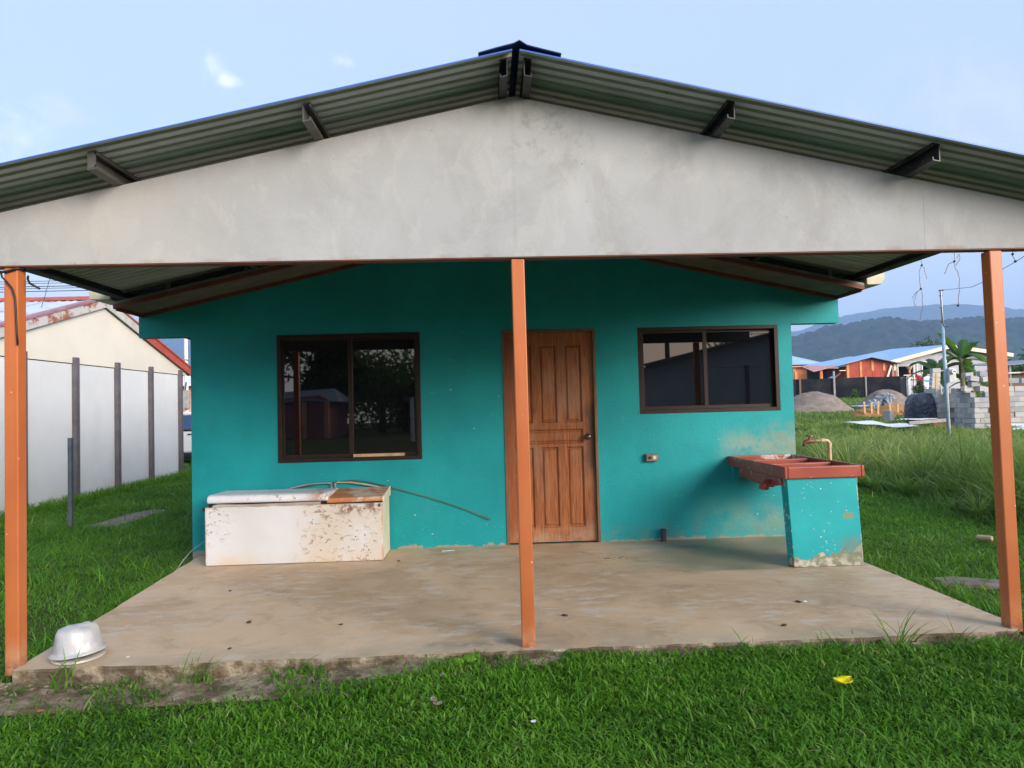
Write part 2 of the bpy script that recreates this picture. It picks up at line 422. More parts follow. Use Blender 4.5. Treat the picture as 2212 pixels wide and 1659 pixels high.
    col = t.mix(t.noise(4, 4, lo=.35, hi=.65), (.74, .75, .80), (.82, .82, .84))
    rs = t.mul(t.ramp(t.x, -1.62, -1.40), t.noise(9, 6, .7, lo=.44, hi=.56))
    col = t.mix(t.mul(rs, .8), col, (.42, .20, .10))
    sp = t.mul(t.noise(14, 5, .7, off=(3, 1, 1), lo=.62, hi=.66))
    col = t.mix(t.mul(sp, .7), col, (.35, .2, .14))
    MT['lid'] = t.fin(col, .45)
    t = NT('rusty_lid')
    col = t.mix(t.noise(5, 6, .65, lo=.42, hi=.58), (.55, .22, .085), (.66, .54, .42))
    lf = t.mul(t.ramp(t.x, -1.22, -1.36), t.noise(7, 4, lo=.2, hi=.6))
    col = t.mix(lf, col, (.50, .19, .07))
    col = t.mix(t.noise(9, 6, .7, off=(4, 4, 0), lo=.58, hi=.66), col, (.22, .09, .05))
    MT['lid_rust'] = t.fin(col, .7)
    MT['grey_frame'] = simple('grey_tube', (.36, .31, .34), .5)
    MT['cream_frame'] = simple('cream_tube', (.60, .44, .32), .5)
    MT['black'] = simple('black_plastic', (.015, .014, .015), .5)
    MT['reed'] = simple('dry_reed', (.14, .11, .06), .8)

    # ---- wash trough
    t = NT('red_trough_paint')
    col = t.mix(t.noise(3, 5, .6, lo=.3, hi=.7), (.30, .055, .035), (.40, .085, .050))
    ch = t.mul(t.noise(17, 5, .7, lo=.60, hi=.64), t.math('MAXIMUM', t.ramp(t.z, .735, .722), t.math('MAXIMUM', t.ramp(t.x, 2.515, 2.49), t.ramp(t.x, 3.10, 3.13))))
    col = t.mix(ch, col, (.66, .50, .36))
    wh = t.mul(t.box(x=(2.8, 3.2), y=(2.72, 3.0), z=(.6, .9), soft=.06), t.noise(8, 5, .7, lo=.42, hi=.58))
    col = t.mix(wh, col, (.65, .52, .50))
    col = t.mix(t.mul(t.noise(7, 6, .7, off=(3, 0, 1), lo=.56, hi=.7), .5), col, (.16, .04, .03))
    t.bump(t.noise(25, 4), .12, .004)
    MT['red'] = t.fin(col, .38, 0, .5)
    MT['pvc'] = simple('aged_pvc', (.60, .44, .26), .5, scale=14, var=.3)
    MT['tap'] = simple('tap_brass', (.20, .09, .06), .5, .4)

    # ---- pot
    t = NT('battered_aluminium')
    col = t.mix(t.noise(7, 5, .6, lo=.3, hi=.7), (.50, .50, .54), (.68, .67, .63))
    t.bump(t.noise(11, 5, .6, dist=.6), .5, .012)
    MT['alu'] = t.fin(col, .5, .25)

    # ---- neighbour house
    t = NT('cream_white_wall')
    col = t.mix(t.noise(.8, 5, lo=.3, hi=.7), (.67, .685, .70), (.74, .75, .76))
    dr = t.mul(t.noise(6, 5, .6, stretch=(1, 3, .12), lo=.60, hi=.75), .22)
    col = t.mix(dr, col, (.55, .45, .26))
    st = t.mul(t.box(y=(7.98, 8.03), z=(2.6, 3.2), soft=.04), .35)
    col = t.mix(st, col, (.70, .50, .20))
    lo_ = t.mul(t.ramp(t.z, .35, -.1), t.noise(2, 5, lo=.3, hi=.7), .5)
    col = t.mix(lo_, col, (.60, .55, .42))
    dm_ = t.mul(t.noise(1.1, 6, .65, lo=.42, hi=.7), .22)
    col = t.mix(dm_, col, (.52, .51, .49))
    t.bump(t.noise(12, 5), .12, .006)
    MT['nwall'] = t.fin(col, .75, 0, .3)
    MT['ngable'] = simple('cream_gable_paint', (.72, .68, .585), .8, var=.05, scale=1)
    MT['ncol'] = simple('grey_column', (.115, .105, .12), .75, scale=5)
    t = NT('rusty_flashing')
    col = t.mix(t.noise(3.2, 6, .68, stretch=(1, 1, 1.4), lo=.47, hi=.58), (.58, .55, .52), (.34, .12, .06))
    col = t.mix(t.noise(6, 5, .6, off=(4, 4, 4), lo=.60, hi=.68), col, (.50, .27, .10))
    MT['rust'] = t.fin(col, .65, .1)
    MT['redfl'] = simple('red_flashing', (.42, .075, .045), .55)
    MT['mauve'] = simple('faded_red_edge', (.34, .16, .19), .5)
    t = NT('weathered_zinc')
    col = t.mix(t.noise(1.4, 5, .6, lo=.35, hi=.65), (.50, .56, .66), (.66, .70, .76))
    col = t.mix(t.mul(t.noise(3, 5, .7, lo=.58, hi=.64), .6), col, (.38, .18, .12))
    MT['zinc'] = t.fin(col, .4, .3)
    MT['galv'] = simple('galvanised_pole', (.16, .18, .21), .45, .4)
    # ---- far things
    MT['lightblue_roof'] = simple('pale_blue_roof', (.30, .50, .78), .5, scale=.6, var=.08)
    t = NT('patched_red_blue_roof')
    pk = t.ramp(t.math('ADD', t.x, t.mul(t.noise(.5, 4), 2.0)), 37.6, 36.4)
    MT['pink_roof'] = t.fin(t.mix(pk, (.30, .50, .80), (.62, .27, .25)), .55)
    MT['redwall'] = simple('red_board', (.40, .075, .045), .8, scale=1.5)
    MT['tanboard'] = simple('tan_board', (.62, .30, .11), .8, scale=2)
    MT['orangewall'] = simple('orange_render', (.70, .24, .10), .8, scale=1)
    MT['salmon'] = simple('salmon_render', (.72, .30, .20), .8, scale=1)
    MT['pink'] = simple('pink_render', (.30, .12, .13), .8, scale=1)
    MT['greywall'] = simple('grey_render', (.46, .47, .52), .8, scale=1, var=.08)
    MT['greywall2'] = simple('pale_grey_prefab', (.46, .47, .50), .8, scale=1, var=.08)
    MT['creamfascia'] = simple('cream_fascia', (.80, .70, .55), .6, scale=2, var=.1)
    MT['slate'] = simple('slate_roof', (.20, .23, .28), .6)
    t = NT('black_shade_net')
    MT['net'] = t.fin(t.mix(t.noise(.6, 5, stretch=(1, 1, 2), lo=.3, hi=.7), (.011, .012, .015), (.026, .027, .032)), .9, 0, .1)
    MT['greypost'] = simple('weathered_post', (.30, .29, .29), .8)
    MT['brownpost'] = simple('brown_post', (.16, .11, .08), .8)
    MT['whitepost'] = simple('white_post', (.78, .77, .76), .6)
    MT['timber'] = simple('raw_timber', (.55, .36, .20), .8, scale=12)
    t = NT('grey_sand')
    col = t.mix(t.noise(1.6, 7, .65, stretch=(1, 1, 2), lo=.3, hi=.7), (.20, .165, .14), (.30, .25, .22))
    t.bump(t.noise(5, 6, .7), .8, .12)
    MT['sand'] = t.fin(col, .95, 0, .1)
    t = NT('orange_soil')
    col = t.mix(t.noise(2, 6, .65, lo=.3, hi=.7), (.28, .13, .05), (.46, .25, .10))
    t.bump(t.noise(5, 6, .7), .8, .12)
    MT['earth'] = t.fin(col, .95, 0, .1)
    t = NT('concrete_block_grey')
    r = t.n.new('ShaderNodeObjectInfo').outputs['Random']
    col = t.mix(r, (.27, .285, .31), (.50, .49, .47))
    col = t.mix(t.mul(t.noise(6, 5, .7, lo=.45, hi=.7), .35), col, (.52, .50, .47))
    t.bump(t.noise(40, 4), .3, .006)
    MT['block'] = t.fin(col, .9, 0, .2)
    t = NT('black_tarp')
    t.bump(t.noise(2.6, 5, .55, dist=1.4), 1., .25)
    MT['tarp'] = t.fin((.018, .024, .050), .28, 0, .7)
    t = NT('white_sheet_metal')
    col = t.mix(t.noise(4, 5, .6, lo=.35, hi=.7), (.66, .70, .76), (.80, .81, .83))
    MT['sheet'] = t.fin(col, .45, .1)
    MT['mastpvc'] = simple('mast_paint', (.62, .62, .58), .5)
    MT['mastblue'] = simple('mast_blue_conduit', (.26, .38, .50), .5)
    MT['meter'] = simple('meter_box_grey', (.52, .56, .56), .5)
    MT['rustyboard'] = simple('red_brown_board', (.22, .05, .035), .8)
    MT['cable'] = simple('black_cable', (.02, .018, .016), .5)
    MT['thread'] = simple('pinkish_string', (.40, .25, .25), .8)
    MT['thread_grey'] = simple('grey_string', (.30, .30, .33), .8)
    MT['stone'] = simple('tan_stone', (.50, .35, .22), .9)
    MT['flat_stone'] = simple('mossy_concrete', (.20, .17, .14), .9, scale=8, var=.3)
    MT['yellow'] = simple('yellow_plastic', (.95, .80, .01), .4, var=.05)
    MT['dryleaf'] = simple('dry_leaf', (.33, .26, .24), .8)
    MT['litter_white'] = simple('white_scrap', (.78, .80, .86), .6)
    MT['dead_dark'] = simple('dark_crumb', (.07, .045, .035), .9)
    MT['carwhite'] = simple('white_car_paint', (.66, .68, .72), .25, 0, .6, var=.03)
    MT['carglass'] = simple('blue_tinted_glass', (.05, .09, .20), .12, 0, .8, var=.05)
    MT['tyre'] = simple('tyre_rubber', (.012, .012, .013), .8)
    MT['blueplastic'] = simple('blue_plastic', (.06, .38, .80), .5)
    MT['washer'] = simple('white_enamel', (.80, .82, .86), .4)
    MT['redcloth'] = simple('red_cloth', (.62, .05, .07), .8)
    MT['pinklamp'] = simple('pink_paper', (.75, .42, .42), .8)
    MT['yellowbit'] = simple('yellow_cloth', (.75, .60, .12), .8)
    MT['bark'] = simple('tree_bark', (.09, .07, .05), .95, scale=8, var=.35)
    MT['bananastem'] = simple('banana_stem', (.20, .19, .08), .8, scale=6, stretch=(1, 1, .3), var=.4)

    # ---- leaves / grass: 'rnd' is a per-blade random number
    def foliage(name, a, b, c, trans=.35, rough=.5, spec=.35, tipc=None):
        t = NT(name)
        at = t.n.new('ShaderNodeAttribute'); at.attribute_name = 'rnd'
        f = at.outputs['Fac']
        col = t.mix(t.ramp(f, 0., .55), a, b)
        col = t.mix(t.ramp(f, .80, 1.), col, c)
        pn = t.noise(.9, 4, .6, lo=.3, hi=.7)
        col = t.mix(t.mul(pn, .45), col, tuple(v * 1.35 for v in b))
        if tipc:
            tp = t.n.new('ShaderNodeAttribute'); tp.attribute_name = 'tip'
            col = t.mix(t.mul(t.ramp(tp.outputs['Fac'], .4, 1.), .6), col, tipc)
        t.fin(col, rough, 0, spec)
        tr = t.n.new('ShaderNodeBsdfTranslucent'); t.put(tr.inputs[0], t.mix(.5, col, (.16, .30, .03)))
        mx = t.n.new('ShaderNodeMixShader'); mx.inputs[0].default_value = trans
        t.link(t.b.outputs[0], mx.inputs[1]); t.link(tr.outputs[0], mx.inputs[2])
        t.link(mx.outputs[0], t.n['Material Output'].inputs[0])
        return t.m
    MT['lawn'] = foliage('lawn_blades', (.022, .095, .007), (.115, .30, .016), (.30, .46, .10), trans=.45)
    MT['weed'] = foliage('field_weeds', (.032, .105, .014), (.18, .32, .05), (.48, .45, .18), trans=.42, tipc=(.36, .38, .15))
    MT['heart'] = foliage('heart_leaf', (.22, .42, .05), (.25, .46, .06), (.25, .46, .06))
    MT['leaf_dark'] = foliage('dark_tree_leaf', (.020, .045, .012), (.040, .080, .020), (.07, .11, .03))
    MT['leaf_mid'] = foliage('mid_tree_leaf', (.035, .085, .018), (.06, .13, .028), (.10, .17, .05))
    MT['leaf_banana'] = foliage('banana_leaf', (.030, .085, .022), (.06, .14, .03), (.16, .26, .04), trans=.4)
    t = NT('forested_hill')
    col = t.mix(t.noise(.02, 8, .65, lo=.38, hi=.62), (.003, .009, .006), (.022, .042, .020))
    col = t.mix(t.vor(.05, out='Distance', lo=.1, hi=.7), t.mix(.5, col, (.05, .085, .025)), col)
    MT['forest'] = t.fin(col, 1., 0, 0.)


build_materials()

# ------------------------------------------------------------------ mesh helpers


class MB:
    """collects shapes given in world coordinates and links them as one mesh object"""

    def __init__(s): s.v, s.f, s.mi = [], [], []

    def add(s, vs, fs, mi=0):
        o = len(s.v); s.v += [tuple(v) for v in vs]
        s.f += [tuple(i + o for i in f) for f in fs]; s.mi += [mi] * len(fs)
        return s

    def box(s, x0, x1, y0, y1, z0, z1, mi=0):
        return s.add([(x0, y0, z0), (x1, y0, z0), (x1, y1, z0), (x0, y1, z0), (x0, y0, z1), (x1, y0, z1), (x1, y1, z1), (x0, y1, z1)],
                     [(0, 3, 2, 1), (4, 5, 6, 7), (0, 1, 5, 4), (1, 2, 6, 5), (2, 3, 7, 6), (3, 0, 4, 7)], mi)

    def prism(s, pts, vec, mi=0):
        """polygon of 3D points swept along vec"""
        n = len(pts); v = Vector(vec)
        a = [Vector(p) for p in pts]; b = [p + v for p in a]
        nrm = Vector((0, 0, 0))
        for i in range(n): nrm += a[i].cross(a[(i + 1) % n])
        if nrm.dot(v) > 0: a.reverse(); b.reverse()
        return s.add(a + b, [tuple(range(n)), tuple(range(2 * n - 1, n - 1, -1))] + [(i, n + i, n + (i + 1) % n, (i + 1) % n)[::1] for i in range(n)], mi)

    def tube(s, pts, r, n=8, mi=0, caps=True):
        P = [Vector(p) for p in pts]; m = len(P); rr = r if isinstance(r, (list, tuple)) else [r] * m
        vs = []; prev = None
        for i, p in enumerate(P):
            d = (P[min(i + 1, m - 1)] - P[max(i - 1, 0)]).normalized()
            if prev is None:
                up = Vector((0, 0, 1)) if abs(d.z) < .9 else Vector((1, 0, 0))
                a = d.cross(up).normalized()
            else:
                a = (prev - d * prev.dot(d)).normalized()
            prev = a; b = d.cross(a)
            for k in range(n):
                t = 2 * math.pi * k / n
                vs.append(p + (a * math.cos(t) + b * math.sin(t)) * rr[i])
        fs = [(i * n + k, i * n + (k + 1) % n, (i + 1) * n + (k + 1) % n, (i + 1) * n + k) for i in range(m - 1) for k in range(n)]
        if caps: fs += [tuple(range(n - 1, -1, -1)), tuple(range((m - 1) * n, m * n))]
        return s.add(vs, fs, mi)

    def lathe(s, prof, c, n=40, mi=0, squash=None):
        vs = []
        for r, z in prof:
            for k in range(n):
                t = 2 * math.pi * k / n
                q = 1.0 if squash is None else squash(t, z)
                vs.append((c[0] + r * q * math.cos(t), c[1] + r * q * math.sin(t), c[2] + z))
        m = len(prof)
        fs = [(i * n + k, i * n + (k + 1) % n, (i + 1) * n + (k + 1) % n, (i + 1) * n + k) for i in range(m - 1) for k in range(n)]
        return s.add(vs, fs, mi)

    def beam(s, a, b, w, h, mi=0, up=(0, 0, 1)):
        """rectangular bar from a to b, w across, h along up"""
        a, b = Vector(a), Vector(b); d = (b - a).normalized(); u = Vector(up)
        sd = d.cross(u).normalized() * w / 2; u2 = sd.cross(d).normalized() * h / 2
        vs = [p + q + t for p in (a, b) for q, t in ((-sd, -u2), (sd, -u2), (sd, u2), (-sd, u2))]
        return s.add(vs, [(0, 1, 2, 3), (7, 6, 5, 4), (0, 4, 5, 1), (1, 5, 6, 2), (2, 6, 7, 3), (3, 7, 4, 0)], mi)

    def build(s, name, mats, parent=None, bevel=0, smooth=False, segs=2):
        off = Vector((0, 0, 0))
        if parent is not None:
            q = parent
            while q is not None: off += q.location; q = q.parent
        me = bpy.data.meshes.new(name)
        me.from_pydata([tuple(Vector(v) - off) for v in s.v], [], s.f)
        mats = mats if isinstance(mats, (list, tuple)) else [mats]
        for m in mats: me.materials.append(MT[m] if isinstance(m, str) else m)
        if len(mats) > 1: me.polygons.foreach_set('material_index', s.mi)
        bm = bmesh.new(); bm.from_mesh(me); bmesh.ops.recalc_face_normals(bm, faces=bm.faces); bm.to_mesh(me); bm.free()
        if smooth: me.shade_smooth()
        o = bpy.data.objects.new(name, me); COL.objects.link(o)
        if parent is not None: o.parent = parent
        if bevel:
            b = o.modifiers.new('bevel', 'BEVEL'); b.width = bevel; b.segments = segs; b.limit_method = 'ANGLE'; b.angle_limit = R(40)
        return o


def tag(o, label=None, cat=None, group=None, kind=None):
    if label: o['label'] = label
    if cat: o['category'] = cat
    if group: o['group'] = group
    if kind: o['kind'] = kind
    return o


def thing(name, loc, label, cat, group=None):
    o = bpy.data.objects.new(name, None); COL.objects.link(o); o.location = loc
    o.empty_display_size = .1
    return tag(o, label, cat, group)


def copy_obj(o, parent=None, loc=None, rot=None, scale=None):
    c = o.copy(); COL.objects.link(c)
    if parent is not None: c.parent = parent
    if loc is not None: c.location = loc
    if rot is not None: c.rotation_euler = rot
    if scale is not None: c.scale = scale
    return c


def wall_grid(mb, xs, zs, holes, y0, y1, mi=0):
    """upright plate in the XZ plane with rectangular holes; only outer and reveal faces are made"""
    def solid(i, j):
        if i < 0 or j < 0 or i >= len(xs) - 1 or j >= len(zs) - 1: return False
        cx, cz = (xs[i] + xs[i + 1]) / 2, (zs[j] + zs[j + 1]) / 2
        return not any(h[0] < cx < h[1] and h[2] < cz < h[3] for h in holes)
    for i in range(len(xs) - 1):
        for j in range(len(zs) - 1):
            if not solid(i, j): continue
            x0, x1, z0, z1 = xs[i], xs[i + 1], zs[j], zs[j + 1]
            mb.add([(x0, y0, z0), (x1, y0, z0), (x1, y0, z1), (x0, y0, z1)], [(0, 1, 2, 3)], mi)
            mb.add([(x0, y1, z0), (x1, y1, z0), (x1, y1, z1), (x0, y1, z1)], [(3, 2, 1, 0)], mi)
            if not solid(i - 1, j): mb.add([(x0, y0, z0), (x0, y1, z0), (x0, y1, z1), (x0, y0, z1)], [(3, 2, 1, 0)], mi)
            if not solid(i + 1, j): mb.add([(x1, y0, z0), (x1, y1, z0), (x1, y1, z1), (x1, y0, z1)], [(0, 1, 2, 3)], mi)
            if not solid(i, j - 1): mb.add([(x0, y0, z0), (x1, y0, z0), (x1, y1, z0), (x0, y1, z0)], [(3, 2, 1, 0)], mi)
            if not solid(i, j + 1): mb.add([(x0, y0, z1), (x1, y0, z1), (x1, y1, z1), (x0, y1, z1)], [(0, 1, 2, 3)], mi)
    return mb


def terrain(x, y):
    """height of the ground; it climbs gently behind the houses"""
    z = np.interp(y, [-60, 4, 10, 16, 22, 34, 42, 60, 72, 120, 400, 1200], [-.105, -.105, -.07, -.03, .0, .32, .52, 1.35, 1.6, 2.0, 3.0, 3.0])
    z = np.asarray(z, float)
    return z + .055 * np.clip((np.asarray(x, float) + 1.6) / 1.3, 0, 1) * np.clip((1.2 - np.asarray(y, float)) / 1.2, 0, 1)


# ------------------------------------------------------------------ ground, hills, haze
def make_ground():
    xs = np.unique(np.concatenate([np.linspace(-2500, -60, 14), np.linspace(-60, 80, 141), np.linspace(80, 3200, 18)]))
    ys = np.unique(np.concatenate([np.linspace(-72, -30, 4), np.linspace(-30, 90, 121), np.linspace(90, 1200, 15), np.linspace(1200, 5200, 6)]))
    X, Y = np.meshgrid(xs, ys)
    Z = terrain(X, Y) + .03 * np.sin(X * .9 + 1.3 * np.sin(Y * .7)) * (np.abs(Y) < 80) * np.clip((Y - 12) / 10, 0, 1)
    nx, ny = len(xs), len(ys)
    V = np.stack([X, Y, Z], -1).reshape(-1, 3)
    i, j = np.meshgrid(np.arange(nx - 1), np.arange(ny - 1))
    a = (j * nx + i).ravel(); F = np.stack([a, a + 1, a + nx + 1, a + nx], -1)
    me = bpy.data.meshes.new('ground'); me.from_pydata(V.tolist(), [], F.tolist()); me.shade_smooth()
    me.materials.append(MT['soil'])
    o = bpy.data.objects.new('ground', me); COL.objects.link(o); tag(o, kind='structure')


def make_hill(name, crest, y_front, y_crest, y_back, dx, dy, bump, cell, seed):
    cx, cz = np.array([c[0] for c in crest]), np.array([c[1] for c in crest])
    xs = np.arange(cx[0], cx[-1] + dx, dx); ys = np.concatenate([np.arange(y_front, y_crest + dy * 4, dy), np.linspace(y_crest + dy * 5, y_back, 4)])
    X, Y = np.meshgrid(xs, ys)
    t = np.clip((Y - y_front) / (y_crest - y_front), 0, None)
    H = np.interp(X, cx, cz)
    prof = np.where(t <= 1, np.sin(np.clip(t, 0, 1) * math.pi / 2) ** .85, 1 - (t - 1) * .8)
    Z = 2 + (H - 2) * np.clip(prof, 0, 1)
    # spurs and gullies running down the slope
    sp = np.zeros_like(Z)
    for k, (f, a) in enumerate(((.006, 1.), (.013, .55), (.031, .3))):
        sp += a * np.sin(X * f * (1 if cell < 20 else .35) + 2.1 * k + seed + 1.8 * np.sin(Y * f * .6 + k))
    Z += sp * H * .07 * np.sin(np.clip(t, 0, 1) * math.pi)
    # rounded tree crowns, one bump per jittered cell
    r2 = np.random.default_rng(seed)
    gx, gy = np.floor(X / cell).astype(int), np.floor(Y / cell).astype(int)
    ox, oy = gx.min() - 1, gy.min() - 1
    jx = r2.random((gy.max() - oy + 3, gx.max() - ox + 3)); jy = r2.random(jx.shape); jh = r2.random(jx.shape) ** 1.5
    best = np.zeros_like(Z)
    for di in (-1, 0, 1):
        for dj in (-1, 0, 1):
            a, b = gy + di - oy, gx + dj - ox
            a = np.clip(a, 0, jx.shape[0] - 1); b = np.clip(b, 0, jx.shape[1] - 1)
            px = (gx + dj + jx[a, b]) * cell; py = (gy + di + jy[a, b]) * cell
            d2 = ((X - px) ** 2 + (Y - py) ** 2) / (cell * .75) ** 2
            best = np.maximum(best, np.sqrt(np.clip(1 - d2, 0, 1)) * (.35 + .65 * jh[a, b]))
    Z += best * bump * np.clip(t * 4, 0, 1)
    nx, ny = len(xs), len(ys)
    V = np.stack([X, Y, Z], -1).reshape(-1, 3)
    i, j = np.meshgrid(np.arange(nx - 1), np.arange(ny - 1))
    a = (j * nx + i).ravel(); F = np.stack([a, a + 1, a + nx + 1, a + nx], -1)
    me = bpy.data.meshes.new(name)
    me.vertices.add(len(V)); me.vertices.foreach_set('co', V.astype(np.float32).ravel())
    me.loops.add(F.size); me.loops.foreach_set('vertex_index', F.ravel().astype(np.int32))
    me.polygons.add(len(F)); me.polygons.foreach_set('loop_start', (np.arange(len(F)) * 4).astype(np.int32))
    me.update(calc_edges=True); me.shade_smooth(); me.materials.append(MT['forest'])
    o = bpy.data.objects.new(name, me); COL.objects.link(o); tag(o, kind='structure')


make_ground()
near = [(330, 4), (480, 60), (600, 108), (678, 131), (698, 133), (722, 141), (740, 149), (767, 152), (791, 155), (815, 156), (829, 161), (856, 158), (876, 153), (910, 157), (938, 152), (965, 151),
        (996, 155), (1031, 158), (1058, 154), (1082, 152), (1127, 151), (1169, 157), (1203, 159), (1300, 164), (1500, 150), (1700, 120)]
make_hill('forested_hill', near, 1050, 1500, 1800, 3.6, 4.5, 13, 13, 3)
far = [(-3600, 420), (-2600, 500), (-2000, 485), (-1200, 470), (0, 430), (1000, 400), (1700, 400), (2031, 430), (2113, 454), (2217, 495), (2320, 525), (2422, 545), (2525, 556), (2628, 582), (2813, 585), (2935, 567), (3037, 550), (3191, 532), (3263, 530), (3346, 518), (3501, 507), (3604, 498), (4300, 470)]
make_hill('far_mountain', far, 3000, 4500, 5150, 40, 60, 14, 55, 11)

hz = MB().box(-4000, 4700, -75, 5300, -1.2, 720)
hzm = bpy.data.materials.new('air_haze'); hzm.use_nodes = True
hn = hzm.node_tree.nodes; hn.clear()
ho = hn.new('ShaderNodeOutputMaterial'); hv = hn.new('ShaderNodeVolumePrincipled')
hv.inputs['Color'].default_value = (.45, .65, 1.0, 1)
hv.inputs['Density'].default_value = .00028
hv.inputs['Anisotropy'].default_value = 0.0
hzm.node_tree.links.new(hv.outputs[0], ho.inputs['Volume'])
haze = hz.build('haze', hzm); tag(haze, kind='stuff')

# ------------------------------------------------------------------ our house
SL = .219
XR = .30                         # ridge


def roof_z(x): return 3.248 - SL * abs(x - XR)


YW = 2.911                       # front wall plane
house = thing('turquoise_house', (0.2, YW, 0), 'turquoise house with plank door and two dark sliding windows behind a gabled porch', 'house')

# front wall with its openings (door reaches the floor)
xs = [-2.767, -1.936, -.543, .268, 1.194, 1.620, 3.045, 3.181]
zs = [-.14, .868, 1.250, 2.119]
xs_ = xs; zs_ = [-.14, -.005, .868, 1.250, 2.114, 2.119]
mb = MB(); wall_grid(mb, xs_, zs_, [(-1.936, -.543, .868, 2.114), (.268, 1.194, -.005, 2.114), (1.620, 3.045, 1.250, 2.114)], YW, YW + .13)
mb.build('wall', 'teal', house)
# gable and the two short wings that stick out past the wall
gt = lambda x: 3.125 - .222 * abs(x - XR)
mb = MB().prism([(-3.259, YW, 2.1195), (3.674, YW, 2.1195), (3.674, YW, gt(3.674)), (XR, YW, gt(XR)), (-3.259, YW, gt(-3.259))], (0, .13, 0))
mb.build('gable_wall', 'teal', house)
for x0, x1 in ((-2.767, -2.647), (3.061, 3.181)):
    MB().box(x0, x1, YW + .1305, 11.5, -.14, 2.48).build('side_wall', 'teal', house)
MB().box(-2.767, 3.181, 11.501, 11.63, -.14, 2.9).build('rear_wall', 'teal', house)
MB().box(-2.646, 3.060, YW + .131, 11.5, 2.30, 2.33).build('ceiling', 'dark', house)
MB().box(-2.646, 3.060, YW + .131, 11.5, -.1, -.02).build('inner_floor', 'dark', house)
for x0 in (-3.2, 3.55):
    MB().box(x0, x0 + .02, YW + .14, 11.5, 2.2, 2.47).build('eave_board', 'dark', house)

# roof sheets: ribs run down the slope, each sheet about 0.8 m wide
prof = [(0, 0), (.020, 0), (.030, .014), (.052, .014), (.062, 0)]        # one rib, repeated every 0.082


def roof_sheet(side, ya, yb, lift):
    ys = []
    y = ya
    while y < yb - 1e-6:
        for dy, dz in prof:
            if y + dy < yb: ys.append((y + dy, dz))
        y += .082
    ys.append((yb, 0))
    xe = 3.662 if side > 0 else -3.228
    m = MB(); n = len(ys); vs = []
    for dz0 in (0, .008):
        for (yy, dz) in ys:
            for x in (XR + side * .02, xe): vs.append((x, yy, roof_z(x) + dz + dz0 + lift))
    fs, mi = [], []
    for k in range(n - 1):
        a = 2 * k; fs.append((a, a + 1, a + 3, a + 2)); mi.append(0)
        b = 2 * n + a; fs.append((b, b + 1, b + 3, b + 2)); mi.append(1)
    for (p, q) in ((0, 1), (2 * n - 2, 2 * n - 1)): fs.append((p, q, q + 2 * n, p + 2 * n)); mi.append(1)
    for k in range(n - 1):
        for e in (0, 1): a = 2 * k + e; fs.append((a, a + 2, a + 2 + 2 * n, a + 2 * n)); mi.append(1)
    m.v = vs; m.f = fs; m.mi = mi
    return m.build('roof_sheet', ['roof_under', 'roof_blue'], house)


y = -.335; k = 0
while y < 11.5:
    for sd in (-1, 1): roof_sheet(sd, y, y + .84, .003 * (k % 2))
    y += .80; k += 1
# ridge cap
rc = MB(); rp = [(.10, 3.212), (.20, 3.240), (XR - .012, 3.262), (XR + .02, 3.278), (.36, 3.252), (.45, 3.228), (.54, 3.205)]
vs = []
for dz in (0, .006):
    for yy in (-.345, 11.6):
        for x, z in rp: vs.append((x, yy, z + dz + .011))
n = len(rp); fs = []
for L in (0, 2 * n):
    for k in range(n - 1): fs.append((L + k, L + k + 1, L + n + k + 1, L + n + k))
for k in range(n - 1): fs.append((k, k + 1, 2 * n + k + 1, 2 * n + k))
rc.add(vs, fs); rc.build('ridge_cap', 'ridge', house)

# purlins (C sections) running front to back under the sheets
def purlin(x, y0, y1, opens, mat, h=.098, w=.043, cap=False, lab=None):
    zt = roof_z(x) - .001; sl = -SL if x > XR else SL
    th = .006; m = MB()
    def P(dx, dz): return (x + dx, y0, zt + sl * dx + dz)
    w2 = w / 2
    web = -w2 if opens > 0 else w2 - th
    m.prism([P(web, 0), P(web + th, 0), P(web + th, -h), P(web, -h)], (0, y1 - y0, 0))
    a, b = (-w2 + th, w2) if opens > 0 else (-w2, w2 - th)
    m.prism([P(a, 0), P(b, 0), P(b, -th), P(a, -th)], (0, y1 - y0, 0))
    m.prism([P(a, -h + th), P(b, -h + th), P(b, -h), P(a, -h)], (0, y1 - y0, 0))
    e = (w2 - th, w2) if opens > 0 else (-w2, -w2 + th)
    m.prism([P(e[0], -th), P(e[1], -th), P(e[1], -.022), P(e[0], -.022)], (0, y1 - y0, 0))
    m.prism([P(e[0], -h + .02), P(e[1], -h + .02), P(e[1], -h + th), P(e[0], -h + th)], (0, y1 - y0, 0))
    if cap:
        c0 = -w2 + th if opens > 0 else -w2
        m.prism([P(c0, -.008), P(c0 + w - th, -.008), P(c0 + w - th, -h + .008), P(c0, -h + .008)], (0, .004, 0))
    o = m.build('purlin', mat, house)
    if lab: o['label'] = lab
    return o


for x, op, mt, cp in ((-1.94, 1, 'purlin_grey', True), (-.82, 1, 'purlin_grey', False), (.235, -1, 'purlin', False), (.365, 1, 'purlin', False), (1.467, -1, 'purlin', False), (2.60, -1, 'purlin', False)):
    purlin(x, -.268, 9.0, op, mt, cap=cp, lab='light grey weathered purlin' if mt == 'purlin_grey' else None)
purlin(3.62, -.268, 11.4, -1, 'purlin', h=.052, w=.06)
purlin(-3.185, -.268, 11.4, 1, 'purlin', h=.052, w=.06)

